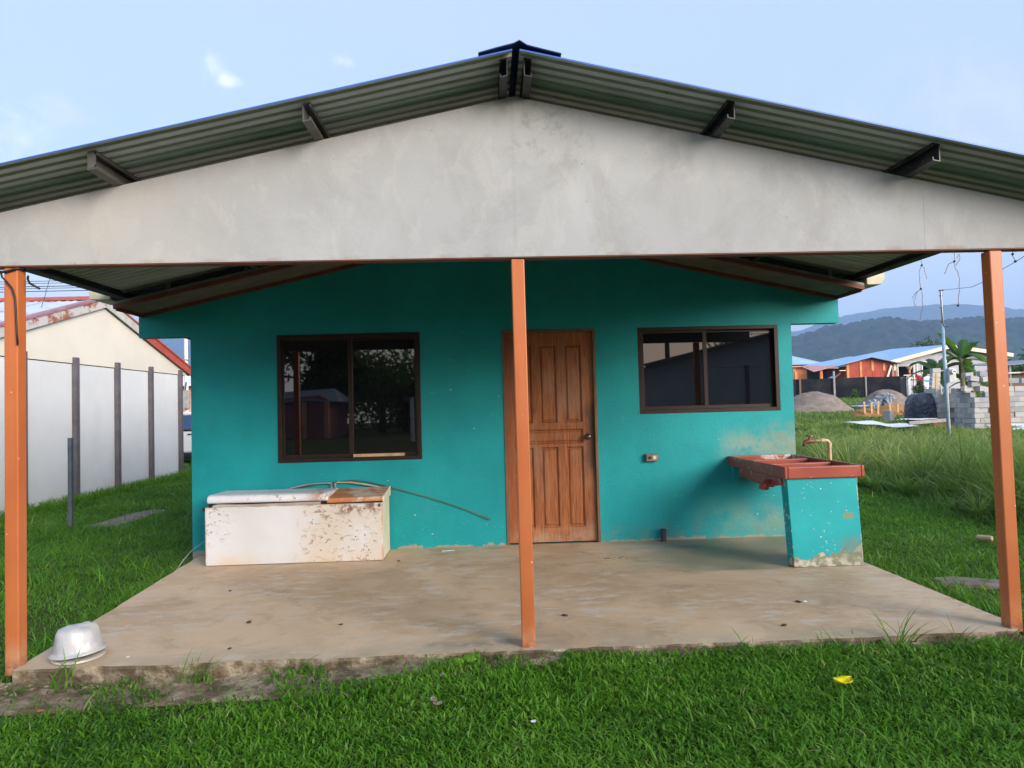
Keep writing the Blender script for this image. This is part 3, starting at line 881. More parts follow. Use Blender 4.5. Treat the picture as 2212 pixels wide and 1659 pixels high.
# soffit under the old gable overhang: trims, boards, channel, rafter, studs
sz = lambda x: 3.105 - .222 * abs(x - XR)
YO = 2.36
for sd, xe in ((1, 3.645), (-1, -3.215)):
    a, b = XR + (.0 if sd > 0 else -.0), xe
    MB().prism([(a, YO, sz(a)), (b, YO, sz(b)), (b, YO, sz(b) + .040), (a, YO, sz(a) + .040)], (0, .045, 0)).build('soffit_trim', 'orange_trim', house)
    MB().prism([(a, YW - .047, sz(a) - .01), (b, YW - .047, sz(b) - .01), (b, YW - .047, sz(b) + .026), (a, YW - .047, sz(a) + .026)], (0, .045, 0)).build('soffit_trim', 'orange_trim', house)
    MB().prism([(a, YO + .004, sz(a) + .041), (b, YO + .004, sz(b) + .041), (b, YO + .004, sz(b) + .062), (a, YO + .004, sz(a) + .062)], (0, .03, 0)).build('channel', 'channel', house)
    nb = 3
    for k in range(nb):
        p, q = a + (b - a) * k / nb, a + (b - a) * (k + 1) / nb
        g = .002 * sd
        MB().prism([(p + g, YO + .0455, sz(p) + .022), (q - g, YO + .0455, sz(q) + .022), (q - g, YO + .0455, sz(q) + .030), (p + g, YO + .0455, sz(p) + .030)], (0, .457, 0)).build('soffit_board', 'soffit', house)
    MB().prism([(a, YO + .04, roof_z(a) - .018), (b, YO + .04, roof_z(b) - .018), (b, YO + .04, roof_z(b) - .002), (a, YO + .04, roof_z(a) - .002)], (0, .05, 0)).build('rafter', 'channel', house)
    for k in range(5):
        x = XR + sd * (.25 + .70 * k)
        MB().box(x - .02, x + .02, YO + .05, YO + .09, sz(x) + .063, roof_z(x) - .020).build('stud', 'channel', house)
    # closing board across the end of the soffit
    MB().box(min(xe, xe - sd * .012), max(xe, xe - sd * .012), YO + .0455, YW + .002, sz(xe) - .012, sz(xe) + .06).build('soffit_end', 'orange_trim', house)
# black sheet added behind the gable, standing in for the attic's shade
MB().prism([(-3.19, YW + .14, 2.36), (3.60, YW + .14, 2.36), (3.6, YW + .14, 2.49), (XR, YW + .14, 3.2), (-3.19, YW + .14, 2.47)], (0, .01, 0)).build('attic_shade_sheet', 'dark', house)
# gutters along both eaves of the old roof
for x0, x1, zc in ((3.668, 3.845, 2.480), (-3.425, -3.234, 2.480)):
    m = MB(); pr = [(x0, zc + .06), (x0, zc - .065), (x0 + .01 if x0 > 0 else x0 + .04, zc - .072), (x1 - (.04 if x0 > 0 else .01), zc - .072), (x1, zc - .02), (x1, zc + .06)]
    m.prism([(x, YO, z) for x, z in pr], (0, 9.1, 0)); m.build('gutter', 'gutter', house, bevel=.006)

# porch: fascia boards, edge strip, three posts, slab
fz = lambda x: roof_z(x) - .1005
segs = [-3.45, -2.12, .285, 2.690, 3.90]
for a, b in zip(segs[:-1], segs[1:]):
    g = 0 if b < 2 else (.0011 if a > 2 else 0)
    pts = [(a + g, 0, 2.216), (b - g, 0, 2.216), (b - g, 0, fz(b - g))] + ([(XR, 0, fz(XR))] if a < XR < b else []) + [(a + g, 0, fz(a + g))]
    MB().prism(pts, (0, .085, 0)).build('fascia_panel', 'fascia', house)
MB().box(-3.45, 3.9, .004, .08, 2.2095, 2.2155).build('edge_strip', 'orange_trim', house)
for (xt, xb, zb_, lab) in ((-2.571, -2.571, -.045, 'left porch post'), (.260, .266, -.01, 'middle porch post'), (3.075, 3.092, -.02, 'right porch post')):
    w = .075
    MB().add([(xb, 0, zb_), (xb + w, 0, zb_), (xb + w, w, zb_), (xb, w, zb_), (xt, 0, 2.2025), (xt + w, 0, 2.2025), (xt + w, w, 2.2025), (xt, w, 2.2025)],
             [(0, 3, 2, 1), (4, 5, 6, 7), (0, 1, 5, 4), (1, 2, 6, 5), (2, 3, 7, 6), (3, 0, 4, 7)]).build('porch_post', 'orange', house, bevel=.006)

# slab with broken front face
def make_slab():
    bm = bmesh.new()
    fx = np.linspace(-2.50, 3.10, 160)
    edge = []
    for i, x in enumerate(fx):
        yy = -.035 - .02 * noise.noise(Vector((x * 2.1, 3, 0))) - .010 * noise.noise(Vector((x * 11, 7, 0)))
        edge.append((x, yy - .014 * abs(noise.noise(Vector((x * 23, 2, 0))))))
    lx = [(-2.50, edge[0][1])] + [(-2.50 - .2 * t + .012 * noise.noise(Vector((t * 14, 1, 5))), -.04 + 2.95 * t) for t in np.linspace(.04, 1, 40)]
    rx = [(3.185 + .006 * noise.noise(Vector((t * 12, 4, 5))), 2.909 * t) for t in np.linspace(1, .02, 40)]
    outline = edge[::-1] + lx[1:] + [(-2.70, 2.909), (3.185, 2.909)] + rx
    top = [bm.verts.new((x, y, 0)) for x, y in outline]
    bm.faces.new(top)
    n = len(outline); rings = [top]
    for k, (dz, out) in enumerate(((-.012, .006), (-.045, .0), (-.085, -.008), (-.13, .004))):
        ring = []
        for i, (x, y) in enumerate(outline):
            j = .012 * noise.noise(Vector((x * 17, y * 17, dz * 60))) if y < .1 else 0
            ring.append(bm.verts.new((x, y - (out + j if y < .1 else 0), dz + .010 * noise.noise(Vector((x * 9, y * 9, k * 3))) * (y < .1))))
        rings.append(ring)
    for a, b in zip(rings[:-1], rings[1:]):
        for i in range(n):
            f = bm.faces.new((a[i], a[(i + 1) % n], b[(i + 1) % n], b[i]))
            f.material_index = 1
    bmesh.ops.recalc_face_normals(bm, faces=bm.faces)
    me = bpy.data.meshes.new('porch_slab'); bm.to_mesh(me); bm.free()
    me.materials.append(MT['slab']); me.materials.append(MT['rubble'])
    o = bpy.data.objects.new('porch_slab', me); COL.objects.link(o); tag(o, kind='structure')
    # crumbled footing and bare earth in front of the slab
    m = MB(); nx, ny = 220, 14; vs = []
    for j in range(ny):
        for i in range(nx):
            x = -3.0 + 6.6 * i / (nx - 1); t = j / (ny - 1)
            wdt = .36 if x < -.6 else .36 - .24 * min(1, (x + .6) / .8)
            y = -.02 - wdt * t
            z = -.050 - .045 * t ** .6 - (.02 * min(1, max(0, (-x - .4))) if x < -.4 else 0) + .04 * min(1, max(0, (x + 1.6) / 1.3)) * t + .022 * noise.noise(Vector((x * 9, y * 9, 0))) + .012 * noise.noise(Vector((x * 26, y * 26, 3)))
            vs.append((x, y, (float(terrain(x, y)) - .012) if j == ny - 1 else max(z, float(terrain(x, y)) + .016 + .008 * noise.noise(Vector((x * 30, y * 30, 9))))))
    fs = [(j * nx + i, j * nx + i + 1, (j + 1) * nx + i + 1, (j + 1) * nx + i) for j in range(ny - 1) for i in range(nx - 1)]
    m.add(vs, fs); o = m.build('footing_rubble', 'rubble'); tag(o, kind='structure')


make_slab()


def edge_stones():
    rr = random.Random(3); m = MB()
    for i in range(260):
        x = -2.75 + 5.9 * rr.random() ** 1.5; y = -.06 - rr.random() * (.26 if x < -.5 else .10)
        z = -.075 - .05 * min(1, (-y - .03) / .3); s_ = rr.uniform(.005, .020)
        bm = bmesh.new(); bmesh.ops.create_icosphere(bm, subdivisions=1, radius=s_)
        for v in bm.verts: v.co *= rr.uniform(.65, 1.2); v.co.z *= .7
        o = len(m.v); m.v += [(x + v.co.x, y + v.co.y, z + v.co.z) for v in bm.verts]
        for f in bm.faces: m.f.append(tuple(o + v.index for v in f.verts)); m.mi.append(0)
        bm.free()
    o = m.build('edge_gravel', simple('pale_gravel', (.27, .215, .15), .9, var=.35, scale=30)); tag(o, kind='stuff')


edge_stones()

# ---- windows (frame > panes)
def window(x0, x1, z0, z1, xm0, xm1, fw=.05, inset=0.):
    m = MB()
    ya, yb = YW - .012 + inset, YW + .085
    m.box(x0, x0 + fw * .8, ya, yb, z0, z1); m.box(x1 - fw * .8, x1, ya, yb, z0, z1)
    m.box(x0 + fw * .8, x1 - fw * .8, ya, yb, z1 - fw * .75, z1); m.box(x0 + fw * .8, x1 - fw * .8, ya, yb, z0, z0 + fw * .75)
    w = m.build('window', 'bronze', house, bevel=.003)
    w.location = (0, 0, 0)
    a, b = x0 + fw * .8, x1 - fw * .8; c, d = z0 + fw * .75, z1 - fw * .75
    for (p, q, yy) in ((a, xm1, YW + .012 + inset), (xm0, b, YW + .040 + inset)):
        s_ = MB(); t = .022
        l_ = t if p == a else (xm1 - xm0); r_ = t if q == b else (xm1 - xm0)
        s_.box(p, p + l_, yy, yy + .022, c, d); s_.box(q - r_, q, yy, yy + .022, c, d)
        s_.box(p + l_, q - r_, yy, yy + .022, c, c + .035); s_.box(p + l_, q - r_, yy, yy + .022, d - .022, d)
        s_.build('sash', 'bronze', w, bevel=.002)
        MB().box(p + l_ - .004, q - r_ + .004, yy + .009, yy + .013, c + .03, d - .018).build('pane', 'glass', w)
    return w


window(-1.936, -.543, .868, 2.114, -1.252, -1.212)
window(1.620, 3.045, 1.250, 2.114, 2.285, 2.322, inset=.012)
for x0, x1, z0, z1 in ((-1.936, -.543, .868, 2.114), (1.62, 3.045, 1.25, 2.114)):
    MB().box(x0, x1, YW + .132, YW + .14, z0, z1).build('dark_room_sheet', 'dark', house)  # black sheets behind the panes, standing in for the unlit room
tag(MB().box(-1.212, -.713, YW - .008, YW + .010, .906, .934).build('wooden_batten', 'timber'), 'thin wooden batten lying in the track of the left window', 'batten')

# ---- door
fr = MB(); D0, D1, DT = .268, 1.194, 2.114
fr.box(D0, D0 + .026, YW - .01, YW + .09, -.002, DT); fr.box(D1 - .026, D1, YW - .01, YW + .09, -.002, DT); fr.box(D0 + .026, D1 - .026, YW - .01, YW + .09, DT - .026, DT)
fr.build('door_frame', 'wood_frame', house, bevel=.003)
cols = [(.372, .556), (.628, .802), (.881, 1.053)]
rows = [(.152, .946), (1.186, 1.966)]
dx = sorted({D0 + .028, D1 - .028} | {v for c in cols for v in c}); dz = sorted({.012, DT - .028, .978, 1.122} | {v for r_ in rows for v in r_})
holes = [(a, b, c, d) for a, b in cols for c, d in rows] + [(.372, 1.053, .978, 1.122)]
dm = MB(); DY = YW + .034
wall_grid(dm, dx, dz, holes, DY, DY + .02)
dm.box(D0 + .03, D1 - .03, DY + .0205, DY + .034, .014, DT - .03)
door = dm.build('door', 'wood', house)
for a, b, c, d in holes:
    p = MB(); e = .016; i2 = .030
    y0 = DY + .0200; y1 = DY + .004
    # moulding: four sloped strips, then the raised field
    def ring(o, yy): return [(a + o, yy, c + o), (b - o, yy, c + o), (b - o, yy, d - o), (a + o, yy, d - o)]
    R0, R1, R2, R3, R4 = ring(.001, DY + .003), ring(.010, DY + .013), ring(.014, DY + .019), ring(.020, DY + .019), ring(.034, DY + .007)
    rr = R0 + R1 + R2 + R3 + R4
    fs = [(4 * k + i, 4 * k + (i + 1) % 4, 4 * k + 4 + (i + 1) % 4, 4 * k + 4 + i) for k in range(4) for i in range(4)] + [(16, 17, 18, 19)]
    p.add(rr, fs); p.build('panel', 'wood', door)
kb = MB(); kb.lathe([(.0, 0), (.028, 0), (.030, .004), (.012, .010), (.012, .030), (.026, .040), (.029, .052), (.022, .064), (.0, .067)], (0, 0, 0), n=20)
kb.v = [(1.100 + x, DY - z, 1.042 + y) for x, y, z in kb.v]
kb.build('handle', 'knob', door, smooth=True)

# ---- socket box and floor pipe
sb = thing('socket_box', (1.72, YW, .82), 'small grey electrical socket box on the turquoise wall right of the door', 'socket')
MB().box(1.658, 1.780, YW - .045, YW - .001, .782, .856).build('box', simple('socket_grey', (.16, .14, .13), .6, var=.3, scale=20), sb, bevel=.004)
MB().box(1.664, 1.774, YW - .050, YW - .0455, .788, .850).build('face_plate', simple('socket_plate', (.22, .17, .15), .5), sb, bevel=.002)
_s = MB()
_s.lathe([(0, 0), (.019, 0), (.019, .005), (0, .006)], (0, 0, 0), n=16); _s.v = [(1.740 + x, YW - .0505 - z, .820 + y) for x, y, z in _s.v]
_s.build('outlet', simple('socket_cream', (.62, .52, .42), .5), sb)
_s = MB().lathe([(0, 0), (.015, 0), (.015, .004), (0, .005)], (0, 0, 0), n=16); _s.v = [(1.695 + x, YW - .0505 - z, .819 + y) for x, y, z in _s.v]
_s.build('outlet', 'black', sb)
fp = MB().lathe([(.024, 0), (.029, 0), (.029, .118), (.024, .118), (.024, .02)], (1.803, YW - .055, 0), n=20)
tag(fp.build('floor_pipe', simple('pipe_grey', (.05, .045, .06), .6), smooth=False), 'short dark pipe stub rising from the porch floor by the wall', 'pipe')

# ---- chest freezer
fz_ = thing('chest_freezer', (-1.65, 2.64, 0), 'old white chest freezer with brown peeling front and propped lid against the wall', 'freezer')
X0, X1, Y0, Y1 = -2.447, -.866, 2.408, 2.872
MB().box(X0, X1, Y0, Y0 + .03, .004, .522).build('front_panel', 'freezer', fz_, bevel=.005)
MB().box(X0 + .002, X1 - .002, Y0 + .0305, Y1, .006, .520).build('body', 'freezer_side', fz_, bevel=.004)
# inner rim seen under the propped lid
m = MB(); m.prism([(-2.40, Y0 + .012, .5225), (-1.42, Y0 + .012, .5225), (-1.385, Y0 + .012, .545), (-1.44, Y0 + .012, .547), (-2.12, Y0 + .012, .540), (-2.33, Y0 + .012, .548), (-2.40, Y0 + .012, .530)], (0, .43, 0))
m.build('inner_rim', simple('rim_grey', (.42, .38, .34), .6), fz_)
MB().box(-2.40, -1.39, Y0 + .02, Y1 - .02, .5225, .528).build('gasket', 'black', fz_)
# raised lid, rounded front edge
m = MB(); lp = []
for yy, zz in ((Y0 - .012, .566), (Y0 - .014, .580), (Y0 - .012, .606), (Y0 + .005, .622), (Y0 + .04, .630), (Y1 - .02, .622), (Y1, .610), (Y1, .560), (Y0, .558)): lp.append((X0 + .022, yy, zz))
m.prism(lp, (1.075, 0, -.004)); m.build('lid', 'lid', fz_, bevel=.012, segs=3)
MB().box(-2.415, -2.385, Y0 + .005, Y0 + .03, .523, .558).build('hinge', 'black', fz_)
MB().box(-1.41, -1.378, Y0 - .002, Y0 + .03, .5235, .557).build('hinge', 'black', fz_)
m = MB(); m.prism([(-1.362, Y0 - .004, .532), (-1.362, Y0 - .008, .552), (-1.362, Y0 + .004, .574), (-1.362, Y1, .612), (-1.362, Y1, .530)], (.498, 0, .004))
m.build('fixed_lid', 'lid_rust', fz_, bevel=.006)
MB().box(-1.36, -.87, Y0 + .004, Y1 - .01, .5225, .5315).build('gasket', 'black', fz_)
MB().prism([(-.8635, Y0 - .002, .536), (-.8635, Y0 + .002, .580), (-.8635, Y1 - .002, .620), (-.8635, Y1 - .002, .53)], (.012, 0, 0)).build('end_cap', 'freezer_side', fz_, bevel=.003)
MB().box(X0 - .022, X0 - .0005, Y0 - .002, Y0 + .03, .488, .522).build('latch', 'black', fz_, bevel=.005)
_s = MB().lathe([(0, 0), (.027, 0), (.027, .003), (0, .003)], (-.985, 2.70, .6045), n=20); _s.build('badge', simple('badge_grey', (.20, .19, .15), .5), fz_)
_s = MB().box(-.905, -.882, Y0 - .004, Y0 - .0005, .485, .512).build('keyhole_plate', simple('plate_brown', (.14, .08, .06), .6), fz_)


def arc(x0, z0, x1, z1, h, y, n=14, skew=1.):
    out = []
    for i in range(n + 1):
        t = i / n; out.append((x0 + (x1 - x0) * t, y, z0 + (z1 - z0) * t + h * math.sin(math.pi * t ** skew)))
    return out


b1 = MB(); b1.tube(arc(-1.90, .60, -1.420, .662, .022, 2.878), .0075, 6); b1.tube([(-1.422, 2.878, .655), (-1.422, 2.878, .56)], .0065, 6); b1.tube([(-1.88, 2.878, .602), (-1.88, 2.878, .50)], .0065, 6)
tag(b1.build('bent_frame', 'grey_frame', smooth=True), 'grey bowed tube frame standing between the freezer lid and wall', 'frame')
b2 = MB(); b2.tube([(-1.385, 2.878, .56), (-1.385, 2.878, .662), (-1.36, 2.878, .668), (-1.24, 2.878, .663), (-1.10, 2.878, .640), (-.93, 2.878, .603), (-.90, 2.878, .50)], .0085, 6)
tag(b2.build('bent_frame', 'cream_frame', smooth=True), 'cream bowed tube frame behind the rusty end of the freezer', 'frame')
rd = MB(); rp = [(-1.72, 2.890, .627), (-1.55, 2.892, .655), (-1.38, 2.893, .672), (-1.22, 2.893, .684), (-1.08, 2.893, .664), (-.92, 2.892, .622), (-.72, 2.890, .563), (-.50, 2.890, .497), (-.30, 2.89, .428), (-.10, 2.89, .352), (.113, 2.885, .262)]
rd.tube(rp, [.0035] * 4 + [.004] * 6 + [.0055], 6)
tag(rd.build('dry_reed', 'reed', smooth=True), 'long thin dry reed leaning on the wall, drooping right from the freezer', 'reed')
cd = MB(); cd.tube([(-2.46, 2.75, .20), (-2.60, 2.75, .155), (-2.69, 2.70, .09), (-2.72, 2.60, .03), (-2.76, 2.50, -.07), (-2.80, 2.3, -.10)], .0045, 6)
tag(cd.build('frayed_rope', 'thread_grey', smooth=True), 'grey cord hanging from the freezer down onto the grass', 'cord')

# ---- wash trough
tr = thing('wash_trough', (2.81, 2.2, 0), 'dark red concrete wash trough with three basins on a turquoise pier', 'wash trough')
TX0, TX1, TY0, TY1 = 2.485, 3.145, 1.585, 2.906
m = MB(); zt, zb2 = .812, .716; w = .028
ys = [TY0, TY0 + .04, 2.060, 2.090, 2.500, 2.530, TY1 - .035, TY1]
m.box(TX0, TX0 + w, TY0, TY1, zb2, zt); m.box(TX1 - w, TX1, TY0, TY1, zb2, zt)
m.box(TX0 + w, TX1 - w, TY0, TY0 + .04, zb2, zt); m.box(TX0 + w, TX1 - w, TY1 - .035, TY1, zb2, zt)
for a, b in ((2.060, 2.088), (2.500, 2.528)): m.box(TX0 + w, TX1 - w, a, b, .64, zt - .012)
m.build('rim', 'red', tr, bevel=.009, segs=3)
# hanging bowls: side cheeks stepped as in the photo
def prof_side(x, t): return MB().prism([(x, TY0 + .10, .7155), (x, TY0 + .10, .655), (x, TY0 + .42, .612), (x, 2.62, .640), (x, 2.62, .7155)], (t, 0, 0))
prof_side(TX0 + .006, .03).build('bowl_side', 'red', tr, bevel=.004)
prof_side(TX1 - .036, .03).build('bowl_side', 'red', tr, bevel=.004)
MB().prism([(TX0 + .0365, TY0 + .10, .655), (TX0 + .0365, TY0 + .42, .614), (TX0 + .0365, 2.62, .642), (TX0 + .0365, 2.62, .660), (TX0 + .0365, TY0 + .42, .632), (TX0 + .0365, TY0 + .10, .672)], (TX1 - TX0 - .073, 0, 0)).build('bowl_floor', 'red', tr)
MB().box(TX0 + .037, TX1 - .037, 2.60, 2.62, .660, .7155).build('bowl_back', 'red', tr)
MB().box(TX0 + .037, TX1 - .037, 2.6205, TY1 - .036, .7165, .735).build('shelf', 'red', tr)
dp = MB(); dp.tube([(TX0 + .04, 1.93, .645), (TX0 - .025, 1.90, .650), (TX0 - .045, 1.88, .636), (TX0 - .048, 1.87, .60)], [.034, .034, .032, .028], 14); dp.build('drain_elbow', 'red', tr, smooth=True)
dp = MB(); dp.tube([(TX0 - .02, 2.03, .625), (TX0 - .02, 2.03, .585)], .016, 10); dp.build('drain_nipple', simple('drain_rust', (.34, .13, .05), .7), tr)
pm = MB(); pm.add([(2.549, 1.612, 0), (3.122, 1.612, 0), (3.122, 1.735, 0), (2.549, 1.735, 0), (2.512, 1.612, .714), (3.092, 1.612, .714), (3.092, 1.735, .714), (2.512, 1.735, .714)],
                  [(0, 3, 2, 1), (4, 5, 6, 7), (0, 1, 5, 4), (1, 2, 6, 5), (2, 3, 7, 6), (3, 0, 4, 7)])
pm.build('pier', 'pier', tr, bevel=.006)
# bracket at the wall
MB().box(TX0 + .02, TX0 + .075, 2.80, YW - .002, .56, .7155).build('bracket', 'teal', tr)

tp = thing('garden_tap', (3.225, 2.3, -.12), 'brass tap on a bent cream pipe rising beside the wash trough', 'tap')
m = MB(); m.tube([(3.222, 2.30, -.13), (3.222, 2.30, .935), (3.218, 2.30, .958), (3.205, 2.30, .972), (3.185, 2.30, .976), (3.06, 2.30, .972)], .0145, 12); m.build('pipe', 'pvc', tp, smooth=True)
m = MB()
for z in (.925, .60): MB().tube([(3.222, 2.30, z), (3.222, 2.30, z + .03)], .0185, 12).build('coupling', 'pvc', tp)
m.tube([(3.172, 2.30, .976), (3.142, 2.30, .975)], .0185, 12); m.build('coupling', 'pvc', tp)
m = MB(); m.tube([(3.085, 2.30, .973), (3.055, 2.30, .972), (3.03, 2.30, .972), (3.00, 2.30, .968), (2.986, 2.30, .955), (2.982, 2.30, .925)], [.017, .020, .021, .016, .014, .013], 12); m.build('spout', 'tap', tp, smooth=True)
m = MB(); m.tube([(3.038, 2.30, .985), (3.038, 2.30, 1.016)], [.014, .008], 10); m.tube([(3.038, 2.30, 1.016), (3.038, 2.30, 1.027)], [.038, .034], 14); m.build('handle', 'tap', tp)

# ---- battered pot on its lid
pt = thing('aluminium_pot', (-2.245, .125, 0), 'battered aluminium pot upside down on its lid at the slab corner', 'pot')
sq = lambda t, z: 1 + .012 * math.sin(3 * t + 1) + .008 * math.sin(7 * t + z * 30)
pp = MB().lathe([(.0, .172), (.070, .170), (.094, .163), (.106, .140), (.114, .095), (.120, .055), (.126, .042), (.140, .036), (.143, .032), (.140, .028), (.122, .034), (.114, .05), (.100, .13), (.0, .155)], (-2.245, .125, 0), n=56, squash=sq)
a_ = R(-4)
pp.v = [(-2.245 + (x + 2.245) * math.cos(a_) + z * math.sin(a_), y, z * math.cos(a_) - (x + 2.245) * math.sin(a_) + .008 + .012 * noise.noise(Vector((x * 22, y * 22, z * 22))) * (z > .05)) for x, y, z in pp.v]
pp.build('pot_body', 'alu', pt, smooth=True)
MB().lathe([(0, .020), (.10, .022), (.124, .018), (.134, .010), (.130, .003), (.11, .0015), (0, .0015)], (-2.245, .125, 0), n=48).build('lid', simple('lid_cream_metal', (.62, .56, .50), .5, .3), pt, smooth=True)

# ------------------------------------------------------------------ neighbour's white house on the left
NX = -6.993
nh = thing('white_house', (NX, 9.2, 0), 'white prefab house with grey columns and rusty roof edging behind the left porch post', 'house')
cy = [4.16, 5.54, 6.91, 8.277, 9.632, 10.962, 12.372]
for i, y in enumerate(cy):
    w = .055
    MB().box(NX - .02, NX + .075, y - w, y + w, float(terrain(0, y)) - .05, 2.40).build('column', 'ncol', nh, bevel=.006)
for a, b in zip(cy[:-1], cy[1:]):
    MB().box(NX - .06, NX, a + .056, b - .056, -.2, 2.283).build('wall_panel', 'nwall', nh)
RY, RZ = 9.19, 3.40
nsl = lambda y: RZ - .300 * abs(y - RY)
for a, b in ((3.9, 5.54), (5.54, 7.6), (7.6, 10.1), (10.1, 12.75)):
    pts = [(NX + .012, a + .001, 2.30), (NX + .012, b - .001, 2.30), (NX + .012, b - .001, nsl(b - .001))]
    if a < RY < b: pts.append((NX + .012, RY, RZ))
    pts.append((NX + .012, a + .001, nsl(a + .001)))
    MB().prism(pts, (-.06, 0, 0)).build('gable_panel', 'ngable', nh)
MB().box(NX - 7.0, NX - .07, 12.3, 12.38, -.1, 2.4).build('rear_wall', 'nwall', nh)
MB().box(NX - 7.0, NX - .07, 4.16, 4.24, -.2, 2.4).build('front_wall', 'nwall', nh)
MB().box(NX - 7.0, NX - 6.93, 4.25, 12.29, -.2, 3.3).build('side_wall', 'nwall', nh)
# barge boards: rusty ones, clean grey ones at the ridge, then red
def barge(ya, yb, mat, lab=None, h=.16):
    m = MB().prism([(NX + .05, ya, nsl(ya) + .0), (NX + .05, yb, nsl(yb) + .0), (NX + .05, yb, nsl(yb) + h), (NX + .05, ya, nsl(ya) + h)], (.03, 0, 0))
    o = m.build('barge_board', mat, nh)
    if lab: o['label'] = lab


barge(4.3, 6.6, 'rust'); barge(6.61, 8.62, 'rust'); barge(8.63, RY, 'rust')
barge(RY, 10.55, simple('pale_flashing', (.50, .50, .46), .6), 'pale grey flashing board'); barge(10.56, 13.2, 'redfl', 'bright red flashing board')
for ya, yb in ((4.0, RY), (RY, 13.3)):
    MB().prism([(NX - .05, ya, nsl(ya) + .161), (NX - .05, yb, nsl(yb) + .161), (NX - .05, yb, nsl(yb) + .20), (NX - .05, ya, nsl(ya) + .20)], (.15, 0, 0)).build('edge_cap', 'mauve' if yb == RY else 'redfl', nh)
for sgn in (-1, 1):
    for k in range(8):
        xa = NX - .06 - .85 * k; m = MB(); n = 22; vs = []
        for dz0 in (0, .005):
            for i in range(n):
                x = xa - .85 * i / (n - 1); dz = .012 * math.sin(i * 2 * math.pi / 3.5)
                for y in (RY, RY + sgn * 4.1): vs.append((x, y, nsl(y) + .150 + dz + dz0 + .004 * (k % 2)))
        fs = [(L + 2 * i, L + 2 * i + 1, L + 2 * i + 3, L + 2 * i + 2) for L in (0, 2 * n) for i in range(n - 1)]
        m.add(vs, fs).build('roof_sheet', 'zinc', nh)
MB().prism([(NX + .02, RY - .2, nsl(RY - .2) + .175), (NX + .02, RY, RZ + .215), (NX + .02, RY + .2, nsl(RY + .2) + .175), (NX + .02, RY, RZ + .195)], (-6.8, 0, 0)).build('ridge_cap', 'redfl', nh)

tag(MB().box(-5.375, -5.325, 5.34, 5.39, -.2, 1.10).build('metal_pole', 'galv', bevel=.004), 'short grey square metal pole standing in the grass by the white house', 'pole')

# white car, mostly hidden between the two houses
car = thing('parked_car', (-8.2, 16.9, 0), 'white car parked beyond the gap between the white and turquoise houses', 'car')
cz = -.02
def car_body():
    m = MB(); a, b = 16.05, 17.75
    side = [(-10.6, .30), (-10.62, .72), (-10.2, .90), (-9.35, .97), (-6.9, .97), (-6.35, .92), (-6.3, .30)]
    m.prism([(x, a, z + cz) for x, z in side], (0, b - a, 0)); return m.build('body', 'carwhite', car, bevel=.07, segs=3)
car_body()
MB().prism([(-9.35, 16.18, .965), (-8.75, 16.22, 1.36), (-7.15, 16.22, 1.36), (-6.75, 16.18, .965)], (0, 1.42, 0)).build('cabin_glass', 'carglass', car, bevel=.03)
MB().box(-8.80, -7.10, 16.20, 17.60, 1.35, 1.45).build('roof', 'carwhite', car, bevel=.04, segs=3)
MB().box(-8.02, -7.93, 16.15, 16.25, .95, 1.36).build('pillar', 'carwhite', car)
MB().box(-9.3, -6.5, 16.03, 16.06, .905, .95).build('belt_trim', 'black', car)
MB().box(-9.9, -6.9, 16.02, 16.10, .14, .275).build('side_skirt', 'black', car, bevel=.02)
MB().box(-9.4, -6.9, 16.10, 17.7, .12, .30).build('underbody', 'black', car)
for x in (-9.75, -6.95):
    for y in (16.08, 17.56):
        w_ = MB().tube([(x, y, .29), (x, y + .16, .29)], .31, 22).build('wheel', 'tyre', car)
        MB().tube([(x, y - .006, .29), (x, y + .0, .29)], .19, 16).build('rim', 'meter', w_)
MB().box(-8.35, -8.2, 16.02, 16.05, .80, .83).build('door_handle', 'black', car, bevel=.005)

# service pole with a grey box, and the orange house behind it
ps = thing('service_pole', (-14.29, 30, 1.2), 'white service pole with a grey box in the gap left of the turquoise house', 'pole')
m = MB(); m.tube([(-14.29, 30, .2), (-14.29, 30, 5.3)], [.10, .08], 10); m.build('pole_shaft', 'whitepost', ps)
MB().box(-14.50, -14.03, 29.6, 29.85, 1.66, 2.54).build('meter_box', simple('box_grey', (.30, .31, .30), .6), ps, bevel=.03)
MB().tube([(-14.25, 29.8, 2.5), (-14.25, 29.9, 2.95)], .03, 8).build('conduit', 'black', ps)
MB().box(-14.5, -14.1, 29.9, 30.1, 3.98, 4.04).build('crossarm', 'greypost', ps)
oh = thing('orange_house', (-15, 36, .6), 'orange house with a zinc roof showing in the left gap behind the car', 'house')
MB().box(-22, -12, 34, 41, .3, 3.1).build('wall', 'orangewall', oh)
for x in (-17.7, -16.9, -15.9): MB().box(x, x + .22, 33.93, 33.999, .4, 3.1).build('pillar', 'salmon', oh)
MB().box(-17.3, -16.4, 33.95, 33.998, 1.5, 2.6).build('window', 'carglass', oh)
MB().prism([(-22.5, 33.4, 3.0), (-22.5, 37.5, 4.1), (-22.5, 41.5, 3.0), (-22.5, 37.5, 3.95), (-22.5, 33.4, 2.9)], (11, 0, 0)).build('roof', 'sheet', oh)

# overhead wires far left
for i, (zz, r_) in enumerate(((7.29, .012), (7.2, .012), (7.07, .016), (6.99, .012), (6.87, .016), (6.52, .008))):
    m = MB(); m.tube([(-60 + 6 * k, 25 + .02 * k, zz - .30 + .02 * ((k - 8) / 8) ** 2 * 4 + .012 * (k - 5)) for k in range(0, 10)], r_, 5)
    tag(m.build('overhead_wire', 'cable'), ('highest', 'second', 'third', 'fourth', 'fifth', 'lowest')[i] + ' of the six thin overhead wires crossing the sky by the left post', 'wire', 'overhead wires behind the left post')

